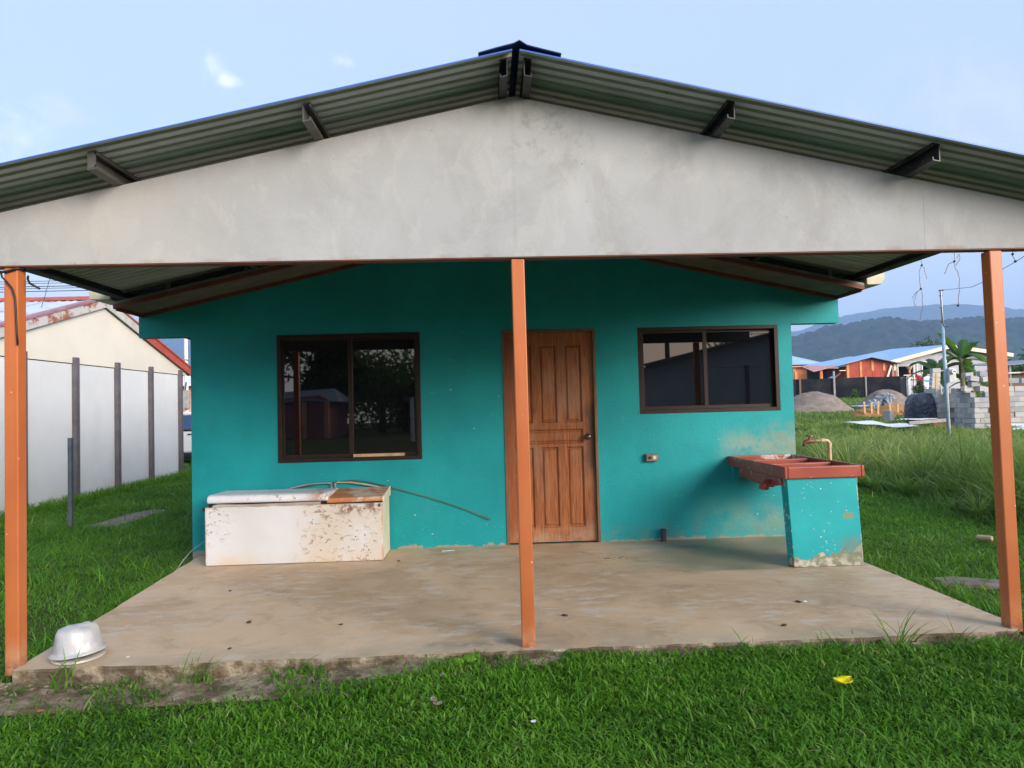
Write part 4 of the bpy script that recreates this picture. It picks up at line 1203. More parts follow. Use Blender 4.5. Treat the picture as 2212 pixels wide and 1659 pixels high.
# ------------------------------------------------------------------ middle distance on the right
def mound(name, cx, cyy, rx, ry, h, mat, label, cat, seed, n=64, flat=.5, base=None):
    b = base if base is not None else float(terrain(cx, cyy))
    m = MB(); rings = 26; vs = [(cx, cyy, b + h)]
    for j in range(1, rings + 1):
        t = j / rings
        for k in range(n):
            a = 2 * math.pi * k / n
            q = 1 + .10 * noise.noise(Vector((math.cos(a) * 1.4 + seed, math.sin(a) * 1.4, t)))
            prof_ = (1 - t ** 2) if t < flat else (1 - flat ** 2) * (1 - (t - flat) / (1 - flat)) ** 1.1
            x, y = cx + rx * t * q * math.cos(a), cyy + ry * t * q * math.sin(a)
            z = b + h * prof_ + .06 * h * noise.noise(Vector((x * 1.5, y * 1.5, seed))) + .03 * h * noise.noise(Vector((x * 6, y * 6, seed))) - (.1 if j == rings else 0)
            vs.append((x, y, z))
    fs = [(0, 1 + k, 1 + (k + 1) % n) for k in range(n)]
    fs += [(1 + j * n + k, 1 + (j + 1) * n + k, 1 + (j + 1) * n + (k + 1) % n, 1 + j * n + (k + 1) % n) for j in range(rings - 1) for k in range(n)]
    m.add(vs, fs); o = m.build(name, mat, smooth=True)
    return tag(o, label, cat)


mound('sand_pile', 22.35, 42.5, 2.75, 2.4, 1.28, 'sand', 'grey brown sand pile nearest the turquoise wall, in front of the black net', 'sand pile', 2.2)
mound('gravel_pile', 28.5, 44.5, 2.0, 2.0, 1.25, 'sand', 'grey gravel pile with broken rock on its left flank before the net', 'gravel pile', 5.1)
mound('soil_heap', 21.3, 34.3, .95, .8, .42, 'earth', 'small orange soil heap around the left stakes', 'soil heap', 8.1)
mound('soil_heap', 23.0, 34.6, 1.35, .9, .60, 'earth', 'larger orange soil heap around the right stakes', 'soil heap', 9.7)
tl = thing('black_tarp_heap', (18.4, 24.4, .1), 'heap covered with glossy black plastic tarp beside the block stacks', 'tarp heap')
m = MB(); n = 60; rings = 22; vs = []
for j in range(rings + 1):
    t = j / rings
    for k in range(n):
        a = 2 * math.pi * k / n
        fold = 1 + .035 * noise.noise(Vector((a * 3.2, t * 2.0, 1))) + .03 * abs(noise.noise(Vector((math.cos(a) * 5, math.sin(a) * 5, t * 5))))
        r_ = math.sin(min(1, t * 1.22) * math.pi / 2) ** .85
        ht = (1 - max(0, (t - .25) / .75) ** 1.6)
        x = 18.42 + .72 * r_ * fold * math.cos(a); y = 24.5 + .75 * r_ * fold * math.sin(a)
        z = .25 + 1.20 * ht - .12 * max(0, math.cos(a)) * 0 + .07 * noise.noise(Vector((x * 3, y * 3, 2))) + .05 * abs(noise.noise(Vector((x * 7, y * 7, 5))))
        vs.append((x, y, z))
m.add(vs, [(j * n + k, (j + 1) * n + k, (j + 1) * n + (k + 1) % n, j * n + (k + 1) % n) for j in range(rings) for k in range(n)])
m.build('tarp', 'tarp', tl, smooth=True)
# broken rock on the gravel pile
r3 = random.Random(5)
def rock_mesh(seed):
    bm = bmesh.new(); bmesh.ops.create_icosphere(bm, subdivisions=1, radius=1)
    rr = random.Random(seed)
    for v in bm.verts: v.co *= rr.uniform(.65, 1.15); v.co.z *= .7
    me = bpy.data.meshes.new('rock'); bm.to_mesh(me); bm.free(); me.materials.append(MT['rockgrey']); return me


MT['rockgrey'] = simple('broken_rock', (.28, .31, .36), .85, var=.3, scale=3)
rms = [rock_mesh(i) for i in range(4)]
rk = thing('rock_rubble', (27.0, 43.6, .6), 'bluish grey broken rocks spilled down the left side of the gravel pile', 'rubble')
for i in range(85):
    u = r3.random() ** .8
    x = 26.2 + 1.9 * u + r3.gauss(0, .22); y = 43.0 + r3.uniform(0, 1.1)
    z = .55 + 1.05 * max(0, min(1, (x - 26.2) / 1.7)) * r3.uniform(.45, 1.0)
    o = bpy.data.objects.new('rock', rms[i % 4]); COL.objects.link(o); o.parent = rk
    s_ = r3.uniform(.12, .30); o.location = (x - 27.0, y - 43.6 - .3, z - .6); o.scale = (s_ * r3.uniform(.9, 1.5), s_, s_ * .8); o.rotation_euler = (r3.random() * 3, r3.random() * 3, r3.random() * 6)
# stakes
names = ['first', 'second', 'third', 'fourth', 'fifth', 'sixth']
for i, (x, zb, zt_) in enumerate(((20.99, .45, 1.127), (21.37, .45, 1.09), (21.73, .4, 1.108), (22.43, .5, 1.02), (22.86, .5, .965), (23.32, .2, .96))):
    o = MB().beam((x, 34 - .3, zb), (x + .01 * (i % 3 - 1) * 3, 34 - .3, zt_), .10, .05, up=(0, 1, 0)).build('wooden_stake', 'timber')
    tag(o, names[i] + ' pale wooden stake from the left in the orange soil', 'stake', 'stakes in the orange soil')
# white sheets and boards on the ground
def wavy_sheet(name, c, L, W_, ang, z, label, cat, mat='sheet', amp=.025, waves=7, group=None, tilt=(0, 0), warp=.03):
    m = MB(); nx, ny = waves * 6, 10; vs = []
    ca, sa = math.cos(ang), math.sin(ang)
    for dz in (0, .006):
        for j in range(ny):
            for i in range(nx):
                u, v = (i / (nx - 1) - .5) * L, (j / (ny - 1) - .5) * W_
                h = amp * math.sin(j / (ny - 1) * waves * 6.283) + warp * noise.noise(Vector((u * 1.2 + c[0], v * 1.2, 0)))
                vs.append((c[0] + u * ca - v * sa, c[1] + u * sa + v * ca, z + h + dz + tilt[0] * u + tilt[1] * v))
    k = nx * ny
    fs = [(L0 + j * nx + i, L0 + j * nx + i + 1, L0 + (j + 1) * nx + i + 1, L0 + (j + 1) * nx + i) for L0 in (0, k) for j in range(ny - 1) for i in range(nx - 1)]
    m.add(vs, fs); return tag(m.build(name, mat), label, cat, group)


wavy_sheet('roofing_sheet', (15.0, 21.7), 1.35, 2.6, .35, .34, 'white roofing sheet lying half sunk in the tall weeds', 'metal sheet', tilt=(0, .06))
wavy_sheet('roofing_sheet', (20.2, 20.3), 4.2, 1.0, .1, .22, 'bent white roofing sheet at the foot of the big block stack', 'metal sheet', warp=.12, tilt=(0, .03))
wavy_sheet('roofing_sheet', (20.3, 19.1), 4.4, 1.5, .0, .12, 'long white roofing sheet nearest in front of the blocks', 'metal sheet', warp=.06, tilt=(0, .02))
wavy_sheet('roofing_sheet', (17.15, 23.0), 1.25, .7, .1, .44, 'white sheet lying in front of the black tarp heap', 'metal sheet', waves=3)
wavy_sheet('roofing_sheet', (25.3, 43.0), 1.4, 1.5, .2, .78, 'pale blue sheets between the sand pile and the rocks', 'metal sheet', waves=3)
tag(MB().box(17.6, 18.35, 22.7, 22.78, .1, .29).build('red_brown_board', 'rustyboard'), 'red brown board on edge under the tarp heap', 'board')
tag(MB().beam((15.2, 20.4, .40), (16.9, 20.8, .46), .05, .12).build('old_plank', 'greypost'), 'grey plank lying in the weeds before the blocks', 'plank')
tag(MB().box(17.0, 17.2, 24.6, 25.1, .35, .78).build('loose_block', 'block', bevel=.01), 'single grey block left of the black tarp heap', 'block')

# concrete blocks
def block_mesh():
    m = MB(); L, W_, H = .194, .094, .093
    m.box(-L, L, -W_, -W_ + .028, -H, H); m.box(-L, L, W_ - .028, W_, -H, H)
    for x in (-L, -.014, L - .028): m.box(x, x + .028, -W_ + .028, W_ - .028, -H, H)
    m.box(-L + .028, L - .028, -W_ + .028, W_ - .028, -H + .01, -H + .03)
    o = m.build('block_proto', 'block'); me = o.data; bpy.data.objects.remove(o); return me


bme = block_mesh(); bme.name = 'block'
rb = random.Random(12)
def put_block(par, x, y, z, rz=0., tilt=0., rx=0.):
    o = bpy.data.objects.new('block', bme); COL.objects.link(o); o.parent = par
    o.location = (x - par.location.x, y - par.location.y, z - par.location.z)
    o.rotation_euler = (rx, tilt, rz + rb.gauss(0, .015)); return o


bs1 = thing('block_stack', (20.5, 22.3, .05), 'largest stack of grey concrete blocks, crossed by the right porch post', 'block stack')
for r_ in range(8):
    z = .15 + r_ * .2
    off = .2 if r_ % 2 else 0
    xa, xb = (18.98, 23.2) if r_ < 6 else ((19.1, 22.9) if r_ == 6 else (19.3, 22.7))
    x = xa + off
    while x < xb:
        if r_ < 6 or rb.random() < .93:
            put_block(bs1, x + rb.gauss(0, .008), 22.1 + (.12 if r_ > 5 else 0) + rb.gauss(0, .022), z)
        x += .402
    for k in range(3):                                            # left return, seen edge on
        if r_ < 7: put_block(bs1, 18.885 + rb.gauss(0, .012), (22.19 if r_ % 2 else 22.41) + k * .402, z, rz=math.pi / 2)
for k in range(9):
    for j in range(2): put_block(bs1, 19.15 + k * .402, 22.33 + j * .21, 1.15, 0)
for x, y, z, rz, tl_ in ((18.75, 22.3, 1.60, .1, .0), (18.55, 22.6, 1.52, .2, .03), (18.95, 22.2, 1.77, .15, -.05), (18.85, 22.1, 1.97, .2, .12), (19.35, 22.1, 1.95, .1, -.12), (18.78, 22.3, 2.12, .25, -.08),
                         (20.4, 22.1, 1.86, 0, 0), (20.9, 22.2, 1.85, 1.2, 0), (19.4, 22.3, 2.16, .1, .05), (19.85, 22.2, 1.96, .3, 0), (19.2, 22.2, 1.58, .4, 0), (21.3, 22.2, 1.86, .2, 0)):
    put_block(bs1, x, y, z, rz, tl_)
bs2 = thing('block_stack', (17.5, 23.6, .2), 'smaller stepped stack of grey blocks between the tarp heap and the mast', 'block stack')
for r_ in range(7):
    z = .36 + r_ * .2
    x = 18.62 + (.03 if r_ % 2 else 0) + (.0 if r_ < 5 else .25)
    while x < 19.25:
        put_block(bs2, x, 23.6 + rb.gauss(0, .012), z); x += .402
    for k in range(2): put_block(bs2, 18.55, 23.92 + .4 * k, z, math.pi / 2)
bs3 = thing('block_column', (20.0, 26.3, .3), 'narrow leaning column of grey blocks rising behind the tarp heap', 'block column')
for r_ in range(11): put_block(bs3, 19.95 + .022 * r_, 26.3, .48 + r_ * .2, .1, .0)
tag(MB().beam((19.70, 25.6, .4), (19.74, 25.6, 2.32), .10, .04, up=(0, 1, 0)).build('upright_plank', 'timber'), 'upright orange wooden plank in front of the leaning block column', 'plank')

# service mast with its meter box
ms = thing('service_mast', (13.6, 16, .0), 'tall thin service mast with a round electricity meter before the block stacks', 'mast')
m = MB(); m.tube([(13.66, 16, -.1), (13.625, 16, 2.0), (13.62, 16, 3.45)], .045, 12); m.build('lower_pole', 'mastblue', ms, smooth=True)
m = MB(); m.tube([(13.62, 16, 3.445), (13.60, 16, 4.45)], .028, 12); m.build('upper_pipe', 'mastpvc', ms, smooth=True)
m = MB(); m.tube([(13.68, 15.98, .2), (13.66, 15.98, 2.4)], .018, 8); m.build('conduit', 'mastpvc', ms)
m = MB(); m.tube([(13.575, 15.97, 4.45), (13.585, 15.96, 3.9), (13.60, 15.96, 3.5), (13.62, 15.95, 3.40), (13.66, 15.94, 3.36), (13.76, 15.94, 3.39)], .010, 6); m.build('cable_drop', 'cable', ms)
for z in (4.30, 3.95, 3.53): m = MB().tube([(13.55, 15.99, z), (13.65, 15.99, z)], .012, 6).build('clamp', 'cable', ms)
MB().tube([(13.55, 16, 4.46), (13.70, 16, 4.47)], .018, 8).build('insulator', 'cable', ms)
MB().box(13.66, 13.86, 15.86, 15.96, 1.735, 2.155).build('meter_box', 'meter', ms, bevel=.012)
MB().tube([(13.755, 15.86, 2.05), (13.755, 15.78, 2.05)], [.085, .072], 18).build('meter', simple('meter_glass', (.62, .66, .66), .2, 0, .6), ms)
MB().box(13.72, 13.80, 15.775, 15.779, 2.03, 2.06).build('meter_dial', 'black', ms)
m = MB(); m.tube([(13.70, 16, 4.47), (13.104, 14, 4.226), (12.746, 13, 4.211), (12.455, 12, 4.333), (11.952, 11, 4.287), (11.353, 10, 4.204), (10.2, 8, 4.35), (8.0, 4, 4.6)], .007, 6)
m.v = m.v; tag(m.build('service_wire', 'cable'), 'thin service wire running from the mast top past the right post', 'wire')

# net fence with posts
def net_fence():
    f = thing('net_fence', (34, 60, 1.3), 'black shade net fence on thin posts behind the sand and gravel piles', 'fence')
    xs = [26.0, 29.46, 32.68, 35.72, 39.15]; zt_ = [3.22, 3.24, 3.255, 3.30, 3.29]
    for i in range(4):
        m = MB(); nn = 14; vs = []
        for j in range(2):
            for k in range(nn):
                t = k / (nn - 1); x = xs[i] + (xs[i + 1] - xs[i]) * t
                sag = .035 * math.sin(math.pi * t); y = 60.06 + .08 * math.sin(t * 9 + i)
                vs.append((x, y, (zt_[i] * (1 - t) + zt_[i + 1] * t - sag) if j else 1.0))
        fs = [(k, k + 1, nn + k + 1, nn + k) for k in range(nn - 1)]
        m.add(vs, fs); m.build('net_panel', 'net', f)
    for x, mat, h, w in ((26.0, 'brownpost', 3.2, .1), (29.46, 'brownpost', 3.25, .16), (32.72, 'greypost', 3.90, .16), (35.74, 'greypost', 3.32, .12)):
        MB().box(x - w / 2, x + w / 2, 59.86, 59.99, 1.0, h).build('post', mat, f)
    m = MB(); vs = []
    for j in range(2):
        for k in range(9):
            a = math.pi * k / 8
            vs.append((39.15 + .30 * math.sin(a) * .9 + .05 * k, 60 + .15 * math.cos(a), 3.2 if j else 1.15))
    m.add(vs, [(k, k + 1, 10 + k, 9 + k) for k in range(8)]); m.build('net_roll', 'ncol', f)


net_fence()
tag(MB().beam((39.74, 59.7, 1.0), (39.73, 59.7, 3.25), .26, .2, up=(0, 1, 0)).build('gate_post', 'whitepost', bevel=.02), 'white round topped gate post at the right end of the net fence', 'post')

# red shed
sh = thing('red_shed', (39.8, 68, 1.5), 'red board shed with tan battens and a patched red and blue roof', 'shed')
def top_shed(x): return 5.38 - .245 * (39.45 - x) if x < 39.45 else 5.38 - .232 * (x - 39.45)
xs = [37.12, 38.66, 39.9, 41.1, 42.4]
for a, b in zip(xs[:-1], xs[1:]):
    pts = [(a + .01, 66, 4.09), (b - .01, 66, 4.09), (b - .01, 66, top_shed(b))] + ([(39.45, 66, 5.38)] if a < 39.45 < b else []) + [(a + .01, 66, top_shed(a))]
    MB().prism(pts, (0, .05, 0)).build('wall_board', 'redwall', sh)
    MB().box(a + .01, b - .01, 66, 66.05, 1.5, 4.08).build('wall_board', 'redwall', sh)
for x, zb, w in ((37.30, 1.6, .26), (38.66, 1.6, .22), (39.9, 4.08, .24), (41.1, 4.08, .24)):
    MB().box(x - w / 2, x + w / 2, 65.95, 65.999, zb, top_shed(x) - .12).build('batten', 'tanboard', sh)
MB().box(37.1, 37.16, 66.06, 70, 1.5, 4.6).build('side_wall', 'redwall', sh)
MB().box(42.35, 42.4, 66.06, 70, 1.5, 4.6).build('side_wall', 'redwall', sh)
MB().beam((41.3, 65.8, 3.3), (41.78, 65.8, 4.6), .17, .05, up=(0, 1, 0)).build('prop_plank', 'creamfascia', sh)
MB().box(41.85, 42.0, 65.8, 65.9, 1.6, 4.5).build('prop_post', 'greypost', sh)
MB().box(42.05, 42.3, 65.8, 65.85, 4.05, 4.7).build('prop_board', 'creamfascia', sh)
# roof: long low wing to the left, short fall to the right
def roof_slab(name, mat, par, quad, t=.05):
    a = [Vector(p) for p in quad]; b = [p + Vector((0, 0, t)) for p in a]
    return MB().add(a + b, [(0, 3, 2, 1), (4, 5, 6, 7), (0, 1, 5, 4), (1, 2, 6, 5), (2, 3, 7, 6), (3, 0, 4, 7)]).build(name, mat, par)
roof_slab('roof', 'pink_roof', sh, [(33.4, 65.3, 4.08), (39.45, 65.3, 5.44), (41.0, 72.5, 5.95), (35.4, 72.5, 5.0)])
roof_slab('roof', 'slate', sh, [(39.45, 65.3, 5.44), (42.6, 65.3, 4.70), (43.5, 72.5, 5.0), (41.0, 72.5, 5.95)])
for x in (34.55, 30.7, 31.9):
    MB().box(x - .13, x + .13, 66, 66.2, 1.5, 4.25 if x > 34 else 4.2).build('porch_post', 'orangewall', sh)
MB().box(34.9, 37.05, 69.9, 70, 1.5, 4.8).build('back_wall', simple('dark_green_board', (.03, .06, .045), .8), sh)
MB().box(34.8, 36.3, 65.9, 66.0, 4.42, 4.50).build('rail', 'creamfascia', sh)
MB().box(36.4, 37.05, 65.9, 66.0, 4.14, 4.22).build('rail', 'creamfascia', sh)
MB().beam((35.8, 66.3, 3.3), (36.7, 66.3, 3.95), .14, .06, up=(0, 1, 0)).build('brace', 'brownpost', sh)
bg = MB().lathe([(0, .42), (.18, .40), (.34, .22), (.36, 0), (0, 0)], (35.1, 65.0, 3.15), n=14, squash=lambda t, z: 1 + .12 * math.sin(5 * t))
tag(bg.build('blue_bag', 'blueplastic', smooth=True), 'bright blue plastic bag showing over the net fence by the shed porch', 'bag')
wb = MB().lathe([(0, .2), (.15, .15), (.18, 0), (0, 0)], (37.0 - .25, 65.0, 3.2), n=12)
tag(wb.build('white_bundle', 'whitepost', smooth=True), 'small white bundle on the fence top left of the red shed', 'bundle')

# orange and blue roofed house far left of the gap
ho_ = thing('blue_roof_house', (37, 82, 2), 'orange house with a pale blue hipped roof at the left edge of the gap', 'house')
MB().box(26, 41.0, 80.6, 88, 1.6, 5.6).build('wall', 'orangewall', ho_)
for x in (36.0, 38.2, 40.6): MB().box(x - .15, x + .15, 80.3, 80.6, 1.6, 5.5).build('pillar', 'salmon', ho_)
MB().box(25, 41.2, 79.9, 80.4, 5.30, 5.45).build('eave_beam', 'salmon', ho_)
MB().box(37.0, 37.7, 80.5, 80.59, 3.6, 4.8).build('window', 'carglass', ho_)
m = MB(); m.add([(25, 79.8, 5.60), (42.0, 79.8, 5.60), (42.0, 89, 5.60), (25, 89, 5.60), (29, 83.2, 6.85), (39.3, 83.2, 6.85)],
                [(0, 1, 5, 4), (1, 2, 5), (2, 3, 4, 5), (3, 0, 4), (0, 3, 2, 1)]); m.build('roof', 'lightblue_roof', ho_)
MB().beam((39.3, 83.2, 6.87), (42.02, 79.78, 5.62), .12, .06).build('hip_cap', 'whitepost', ho_)
MB().beam((29, 83.2, 6.87), (39.3, 83.2, 6.87), .12, .06).build('ridge_cap', 'whitepost', ho_)

# pale grey house with big blue roof
gh = thing('grey_gable_house', (48, 68, 1.6), 'pale grey gabled house with a big light blue roof behind the banana plants', 'house')
pk = 48.3
def gtop(x): return 6.25 - .235 * (pk - x) if x < pk else 6.25 - .16 * (x - pk)
xs = [42.9, 43.2, 44.78, 45.85, 47.0, 49.7, 51.4, 54.2]; 
mb = MB(); wall_grid(mb, xs, [1.4, 2.9, 3.40, 4.50, 4.52], [(43.2, 44.78, 3.40, 4.50), (45.85, 47.0, 1.4, 4.50), (49.7, 51.4, 2.9, 4.50)], 67.0, 67.15)
mb.build('wall', 'greywall', gh)
MB().prism([(42.9, 67.0, 4.521), (54.2, 67.0, 4.521), (54.2, 67.0, gtop(54.2) - .1), (pk, 67.0, gtop(pk) - .1), (42.9, 67.0, gtop(42.9) - .1)], (0, .15, 0)).build('gable_wall', 'greywall', gh)
for x in (43.15, 44.86, 45.2, 45.75): MB().box(x - .05, x + .05, 66.93, 66.998, 1.6, 4.9).build('mullion', 'whitepost', gh)
MB().box(42.9, 47.2, 66.94, 66.998, 4.92, 4.98).build('band', 'whitepost', gh)
MB().box(43.2, 54.0, 68.5, 68.6, 1.4, 4.6).build('inner_wall', 'dark', gh)
MB().box(42.9, 43.0, 67.16, 76, 1.4, 5.0).build('side_wall', simple('blue_grey_side', (.13, .18, .24), .8), gh)
def fascia_b(xa, xb):
    return MB().prism([(xa, 66.0, gtop(xa) - .02), (xb, 66.0, gtop(xb) - .02), (xb, 66.0, gtop(xb) + .36), (xa, 66.0, gtop(xa) + .36)], (0, .12, 0))
fascia_b(41.9, pk).build('barge_board', 'creamfascia', gh); fascia_b(pk, 54.9).build('barge_board', 'creamfascia', gh)
roof_slab('roof', 'lightblue_roof', gh, [(41.75, 66.2, gtop(41.75) + .27), (pk, 66.2, gtop(pk) + .33), (pk + 1.5, 79, gtop(pk) + .9), (41.0, 79, gtop(41.75) + .9)])
roof_slab('roof', 'lightblue_roof', gh, [(pk, 66.2, gtop(pk) + .33), (55.2, 66.2, gtop(55.2) + .30), (56.4, 79, gtop(55.2) + .9), (pk + 1.5, 79, gtop(pk) + .9)])
lp_ = thing('paper_lantern', (44.25, 66.7, 4.0), 'pink flared paper lantern hanging in the grey house window', 'lantern')
MB().lathe([(.10, .0), (.34, .42), (.30, .43), (0, .43)], (44.25, 66.75, 4.06), n=16).build('shade', 'pinklamp', lp_)
MB().lathe([(0, 0), (.12, .03), (.16, .15), (.10, .30), (0, .30)], (44.25, 66.75, 3.52), n=12).build('tassel', 'redcloth', lp_)
MB().lathe([(0, 0), (.09, .03), (.09, .2), (0, .24)], (44.25, 66.75, 3.82), n=12).build('knot', 'yellowbit', lp_)
# things in the grey house's yard
wm = thing('washing_machine', (43.2, 61, 1.4), 'white washing machine with a blue stripe in front of the grey house', 'washing machine')
MB().box(42.0, 43.05, 61, 61.9, 1.5, 3.25).build('body', 'washer', wm, bevel=.04)
MB().box(42.05, 43.0, 61.0, 61.9, 3.26, 3.42).build('lid', 'washer', wm, bevel=.05)
m = MB(); m.add([(42.0, 60.995, 2.72), (42.6, 60.995, 2.66), (42.85, 60.995, 2.76), (42.85, 60.995, 2.86), (42.0, 60.995, 2.93)], [(0, 1, 2, 3, 4)]); m.build('stripe', 'blueplastic', wm)
tb = thing('yard_table', (41, 60.8, 1.4), 'low red brown table with yellow and white things behind the gate post', 'table')
MB().box(40.1, 42.0, 60.9, 61.6, 2.88, 2.96).build('table_top', 'rustyboard', tb)
for x, y in ((40.2, 61.0), (41.9, 61.0), (40.2, 61.5), (41.9, 61.5)): MB().box(x - .05, x + .05, y - .04, y + .04, 1.4, 2.88).build('leg', 'brownpost', tb)
tag(MB().lathe([(0, .28), (.2, .2), (.24, 0), (0, 0)], (40.5, 61.2, 2.962), n=12).build('white_basin', 'whitepost', smooth=True), 'small white basin on the yard table', 'basin')
tag(MB().lathe([(0, .12), (.17, .1), (.17, 0), (0, 0)], (40.8, 61.0, 2.962), n=12).build('yellow_bowl', 'yellowbit', smooth=True), 'yellow bowl on the yard table beside the white basin', 'bowl')
m = MB(); nn = 16; vs = []
for j in range(6):
    for k in range(nn):
        t = k / (nn - 1); vs.append((41.1 + 1.0 * t, 60.8 + .08 * math.sin(k * 1.9 + j * .4), 3.45 - .35 * t - .13 * j * (.5 + .5 * math.sin(t * 5)) + .1 * math.sin(t * 9)))
m.add(vs, [(j * nn + k, j * nn + k + 1, (j + 1) * nn + k + 1, (j + 1) * nn + k) for j in range(5) for k in range(nn - 1)])
o = m.build('red_cloth', 'redcloth'); so = o.modifiers.new('s', 'SOLIDIFY'); so.thickness = .02; tag(o, 'crumpled red cloth hanging on the line in the yard of the grey house', 'cloth')
tag(MB().box(40.0, 43.3, 60.85, 60.9, 3.34, 3.42).build('clothes_rail', 'whitepost'), 'pale horizontal rail from the gate post toward the washing machine', 'rail')

# sheds at the far right edge
rs = thing('dark_shed', (45, 52, 1.2), 'low dark open shed with a slate roof beyond the right porch post', 'shed')
roof_slab('roof', 'slate', rs, [(41.5, 50, 3.60), (47, 50, 3.95), (47, 55, 4.2), (41.5, 55, 3.9)], t=.07)
roof_slab('lower_roof', 'sheet', rs, [(41.8, 50.2, 2.98), (47, 50.2, 3.05), (47, 53, 3.2), (41.8, 53, 3.1)], t=.06)
MB().box(42, 47, 50.8, 51, .9, 2.9).build('wall', 'brownpost', rs)
for x in (42.2, 46.5): MB().box(x, x + .15, 50.3, 50.45, .9, 3.6).build('post', 'greypost', rs)
MB().beam((42.6, 49.9, 2.95), (45.5, 49.9, 3.5), .06, .06).build('brace', 'redfl', rs)

# ------------------------------------------------------------------ strings hanging from the right and left eaves
def strings(name, lst, mat, label, group=None, r_=.0022, knots=()):
    root = thing(name, lst[0][0], label, 'string', group)
    for pts in lst:
        P = []
        for a, b in zip(pts[:-1], pts[1:]):
            for k in range(4):
                t = k / 4; P.append((a[0] + (b[0] - a[0]) * t, a[1] + (b[1] - a[1]) * t + .004 * math.sin(t * 6), a[2] + (b[2] - a[2]) * t))
        P.append(pts[-1]); MB().tube(P, r_, 5).build('strand', mat, root)
    for k in knots: MB().box(k[0] - .006, k[0] + .006, k[1] - .010, k[1] + .008, k[2] - .007, k[2] + .009).build('knot', 'cable', root, bevel=.005)


X = 3.72
strings('hanging_string', [[(X, 1.63, 2.52), (X, 1.624, 2.437), (X, 1.658, 2.402), (X, 1.66, 2.33), (X, 1.655, 2.254), (X, 1.638, 2.245)], [(X, 1.624, 2.437), (X, 1.59, 2.40), (X, 1.571, 2.312)],
                           [(X, 1.638, 2.245), (X, 1.72, 2.225), (X, 1.771, 2.187)], [(X, 1.638, 2.245), (X, 1.634, 2.171), (X, 1.640, 2.08), (X, 1.684, 1.986)], [(X, 1.69, 2.235), (X, 1.75, 2.16), (X, 1.73, 2.106)]],
        'thread', 'frayed string with two dark knots hanging at the right eave', knots=[(X, 1.624, 2.437), (X, 1.65, 2.245)])
strings('hanging_string', [[(X, 1.222, 2.56), (X, 1.228, 2.385), (X, 1.225, 2.34), (X, 1.19, 2.29), (X, 1.178, 2.229), (X, 1.195, 2.12), (X, 1.21, 2.041)], [(X, 1.228, 2.385), (X, 1.29, 2.38), (X, 1.348, 2.311)],
                           [(X, 1.208, 2.349), (X, 1.16, 2.40), (X, 1.175, 2.43), (X, 1.20, 2.40)]], 'thread', 'long pink string with a looped end hanging nearer the right post', knots=[(X, 1.228, 2.385), (X, 1.21, 2.041)])
strings('hanging_string', [[(X, .641, 2.6), (X, .641, 2.312), (X, .62, 2.252)], [(X, .641, 2.33), (X, .60, 2.32)]], 'thread_grey', 'short knotted string right of the right porch post', knots=[(X, .641, 2.31), (X, .62, 2.256)])
X = -3.22
strings('hanging_string', [[(X, 1.36, 2.52), (X, 1.47, 2.435), (X, 1.45, 2.38), (X, 1.426, 2.328), (X, 1.37, 2.19)]], 'thread_grey', 'grey string with one dark knot hanging at the left eave', knots=[(X, 1.47, 2.435)])
cb = MB(); cb.tube([(-2.60, -.012, 2.185), (-2.578, -.014, 2.178), (-2.545, -.010, 2.182), (-2.50, -.010, 2.196), (-2.488, .0, 2.20), (-2.485, .05, 2.20)], .0075, 8)
cb.tube([(-2.578, -.012, 2.178), (-2.572, -.012, 2.15), (-2.549, -.010, 2.125), (-2.519, -.010, 2.087), (-2.503, -.010, 2.033), (-2.499, -.010, 1.965), (-2.497, -.010, 1.90), (-2.492, -.012, 1.83), (-2.488, -.012, 1.772)], .0055, 8)
tag(cb.build('old_cable', 'cable', smooth=True), 'black cable wrapped round the top of the left post and hanging down it', 'cable')
cb = MB(); cb.tube([(-2.49, .08, 2.17), (-2.46, .03, 2.145), (-2.43, 0, 2.115), (-2.375, 0, 2.083)], .006, 8)
tag(cb.build('cable_stub', 'cable', smooth=True), 'cut black cable end sticking out right of the left post', 'cable')

# ------------------------------------------------------------------ small litter
def crumb(name, x, y, z, s_, mat, label, cat, fl=.4, seed=1):
    bm = bmesh.new(); bmesh.ops.create_icosphere(bm, subdivisions=2, radius=s_)
    for v in bm.verts: v.co *= 1 + .35 * noise.noise(v.co * (1.4 / s_) + Vector((seed, 0, 0))); v.co.z *= fl; v.co.x *= 1.4
    me = bpy.data.meshes.new(name); bm.to_mesh(me); bm.free(); me.materials.append(MT[mat])
    o = bpy.data.objects.new(name, me); COL.objects.link(o); o.location = (x, y, z); o.rotation_euler.z = seed * 1.3
    tag(o, label, cat); return o


crumb('dead_leaf', -1.474, .663, .008, .014, 'dead_dark', 'dark dead leaf scrap on the slab left of the middle post', 'leaf', .5, 1)
crumb('dead_leaf', .569, .559, .007, .015, 'dead_dark', 'dark crumb on the slab just right of the middle post', 'leaf', .4, 2)
crumb('dead_leaf', 1.851, .205, .006, .014, 'dead_dark', 'dark scrap near the front edge of the slab, right half', 'leaf', .4, 3)
crumb('dead_leaf', 2.150, .67, .006, .016, 'dead_dark', 'brown scrap beside a white one on the right of the slab', 'leaf', .3, 4)
crumb('paper_scrap', 2.195, .668, .006, .010, 'litter_white', 'tiny white scrap on the right of the slab', 'scrap', .4, 5)
crumb('paper_scrap', -1.96, .10, .004, .010, 'litter_white', 'tiny white scrap on the slab beside the pot', 'scrap', .3, 6)
for i, (x, y) in enumerate(((-.86, .55), (-1.9, 1.5), (-.72, 2.35), (-1.42, .17))):
    crumb('dead_leaf', x, y, .005, .010, 'dead_dark', ('dark speck on the slab midway between pot and middle post', 'dark speck on the left side of the slab before the freezer', 'dark speck on the slab right of the freezer', 'dark speck on the slab edge right of the pot')[i], 'leaf', .4, 10 + i)
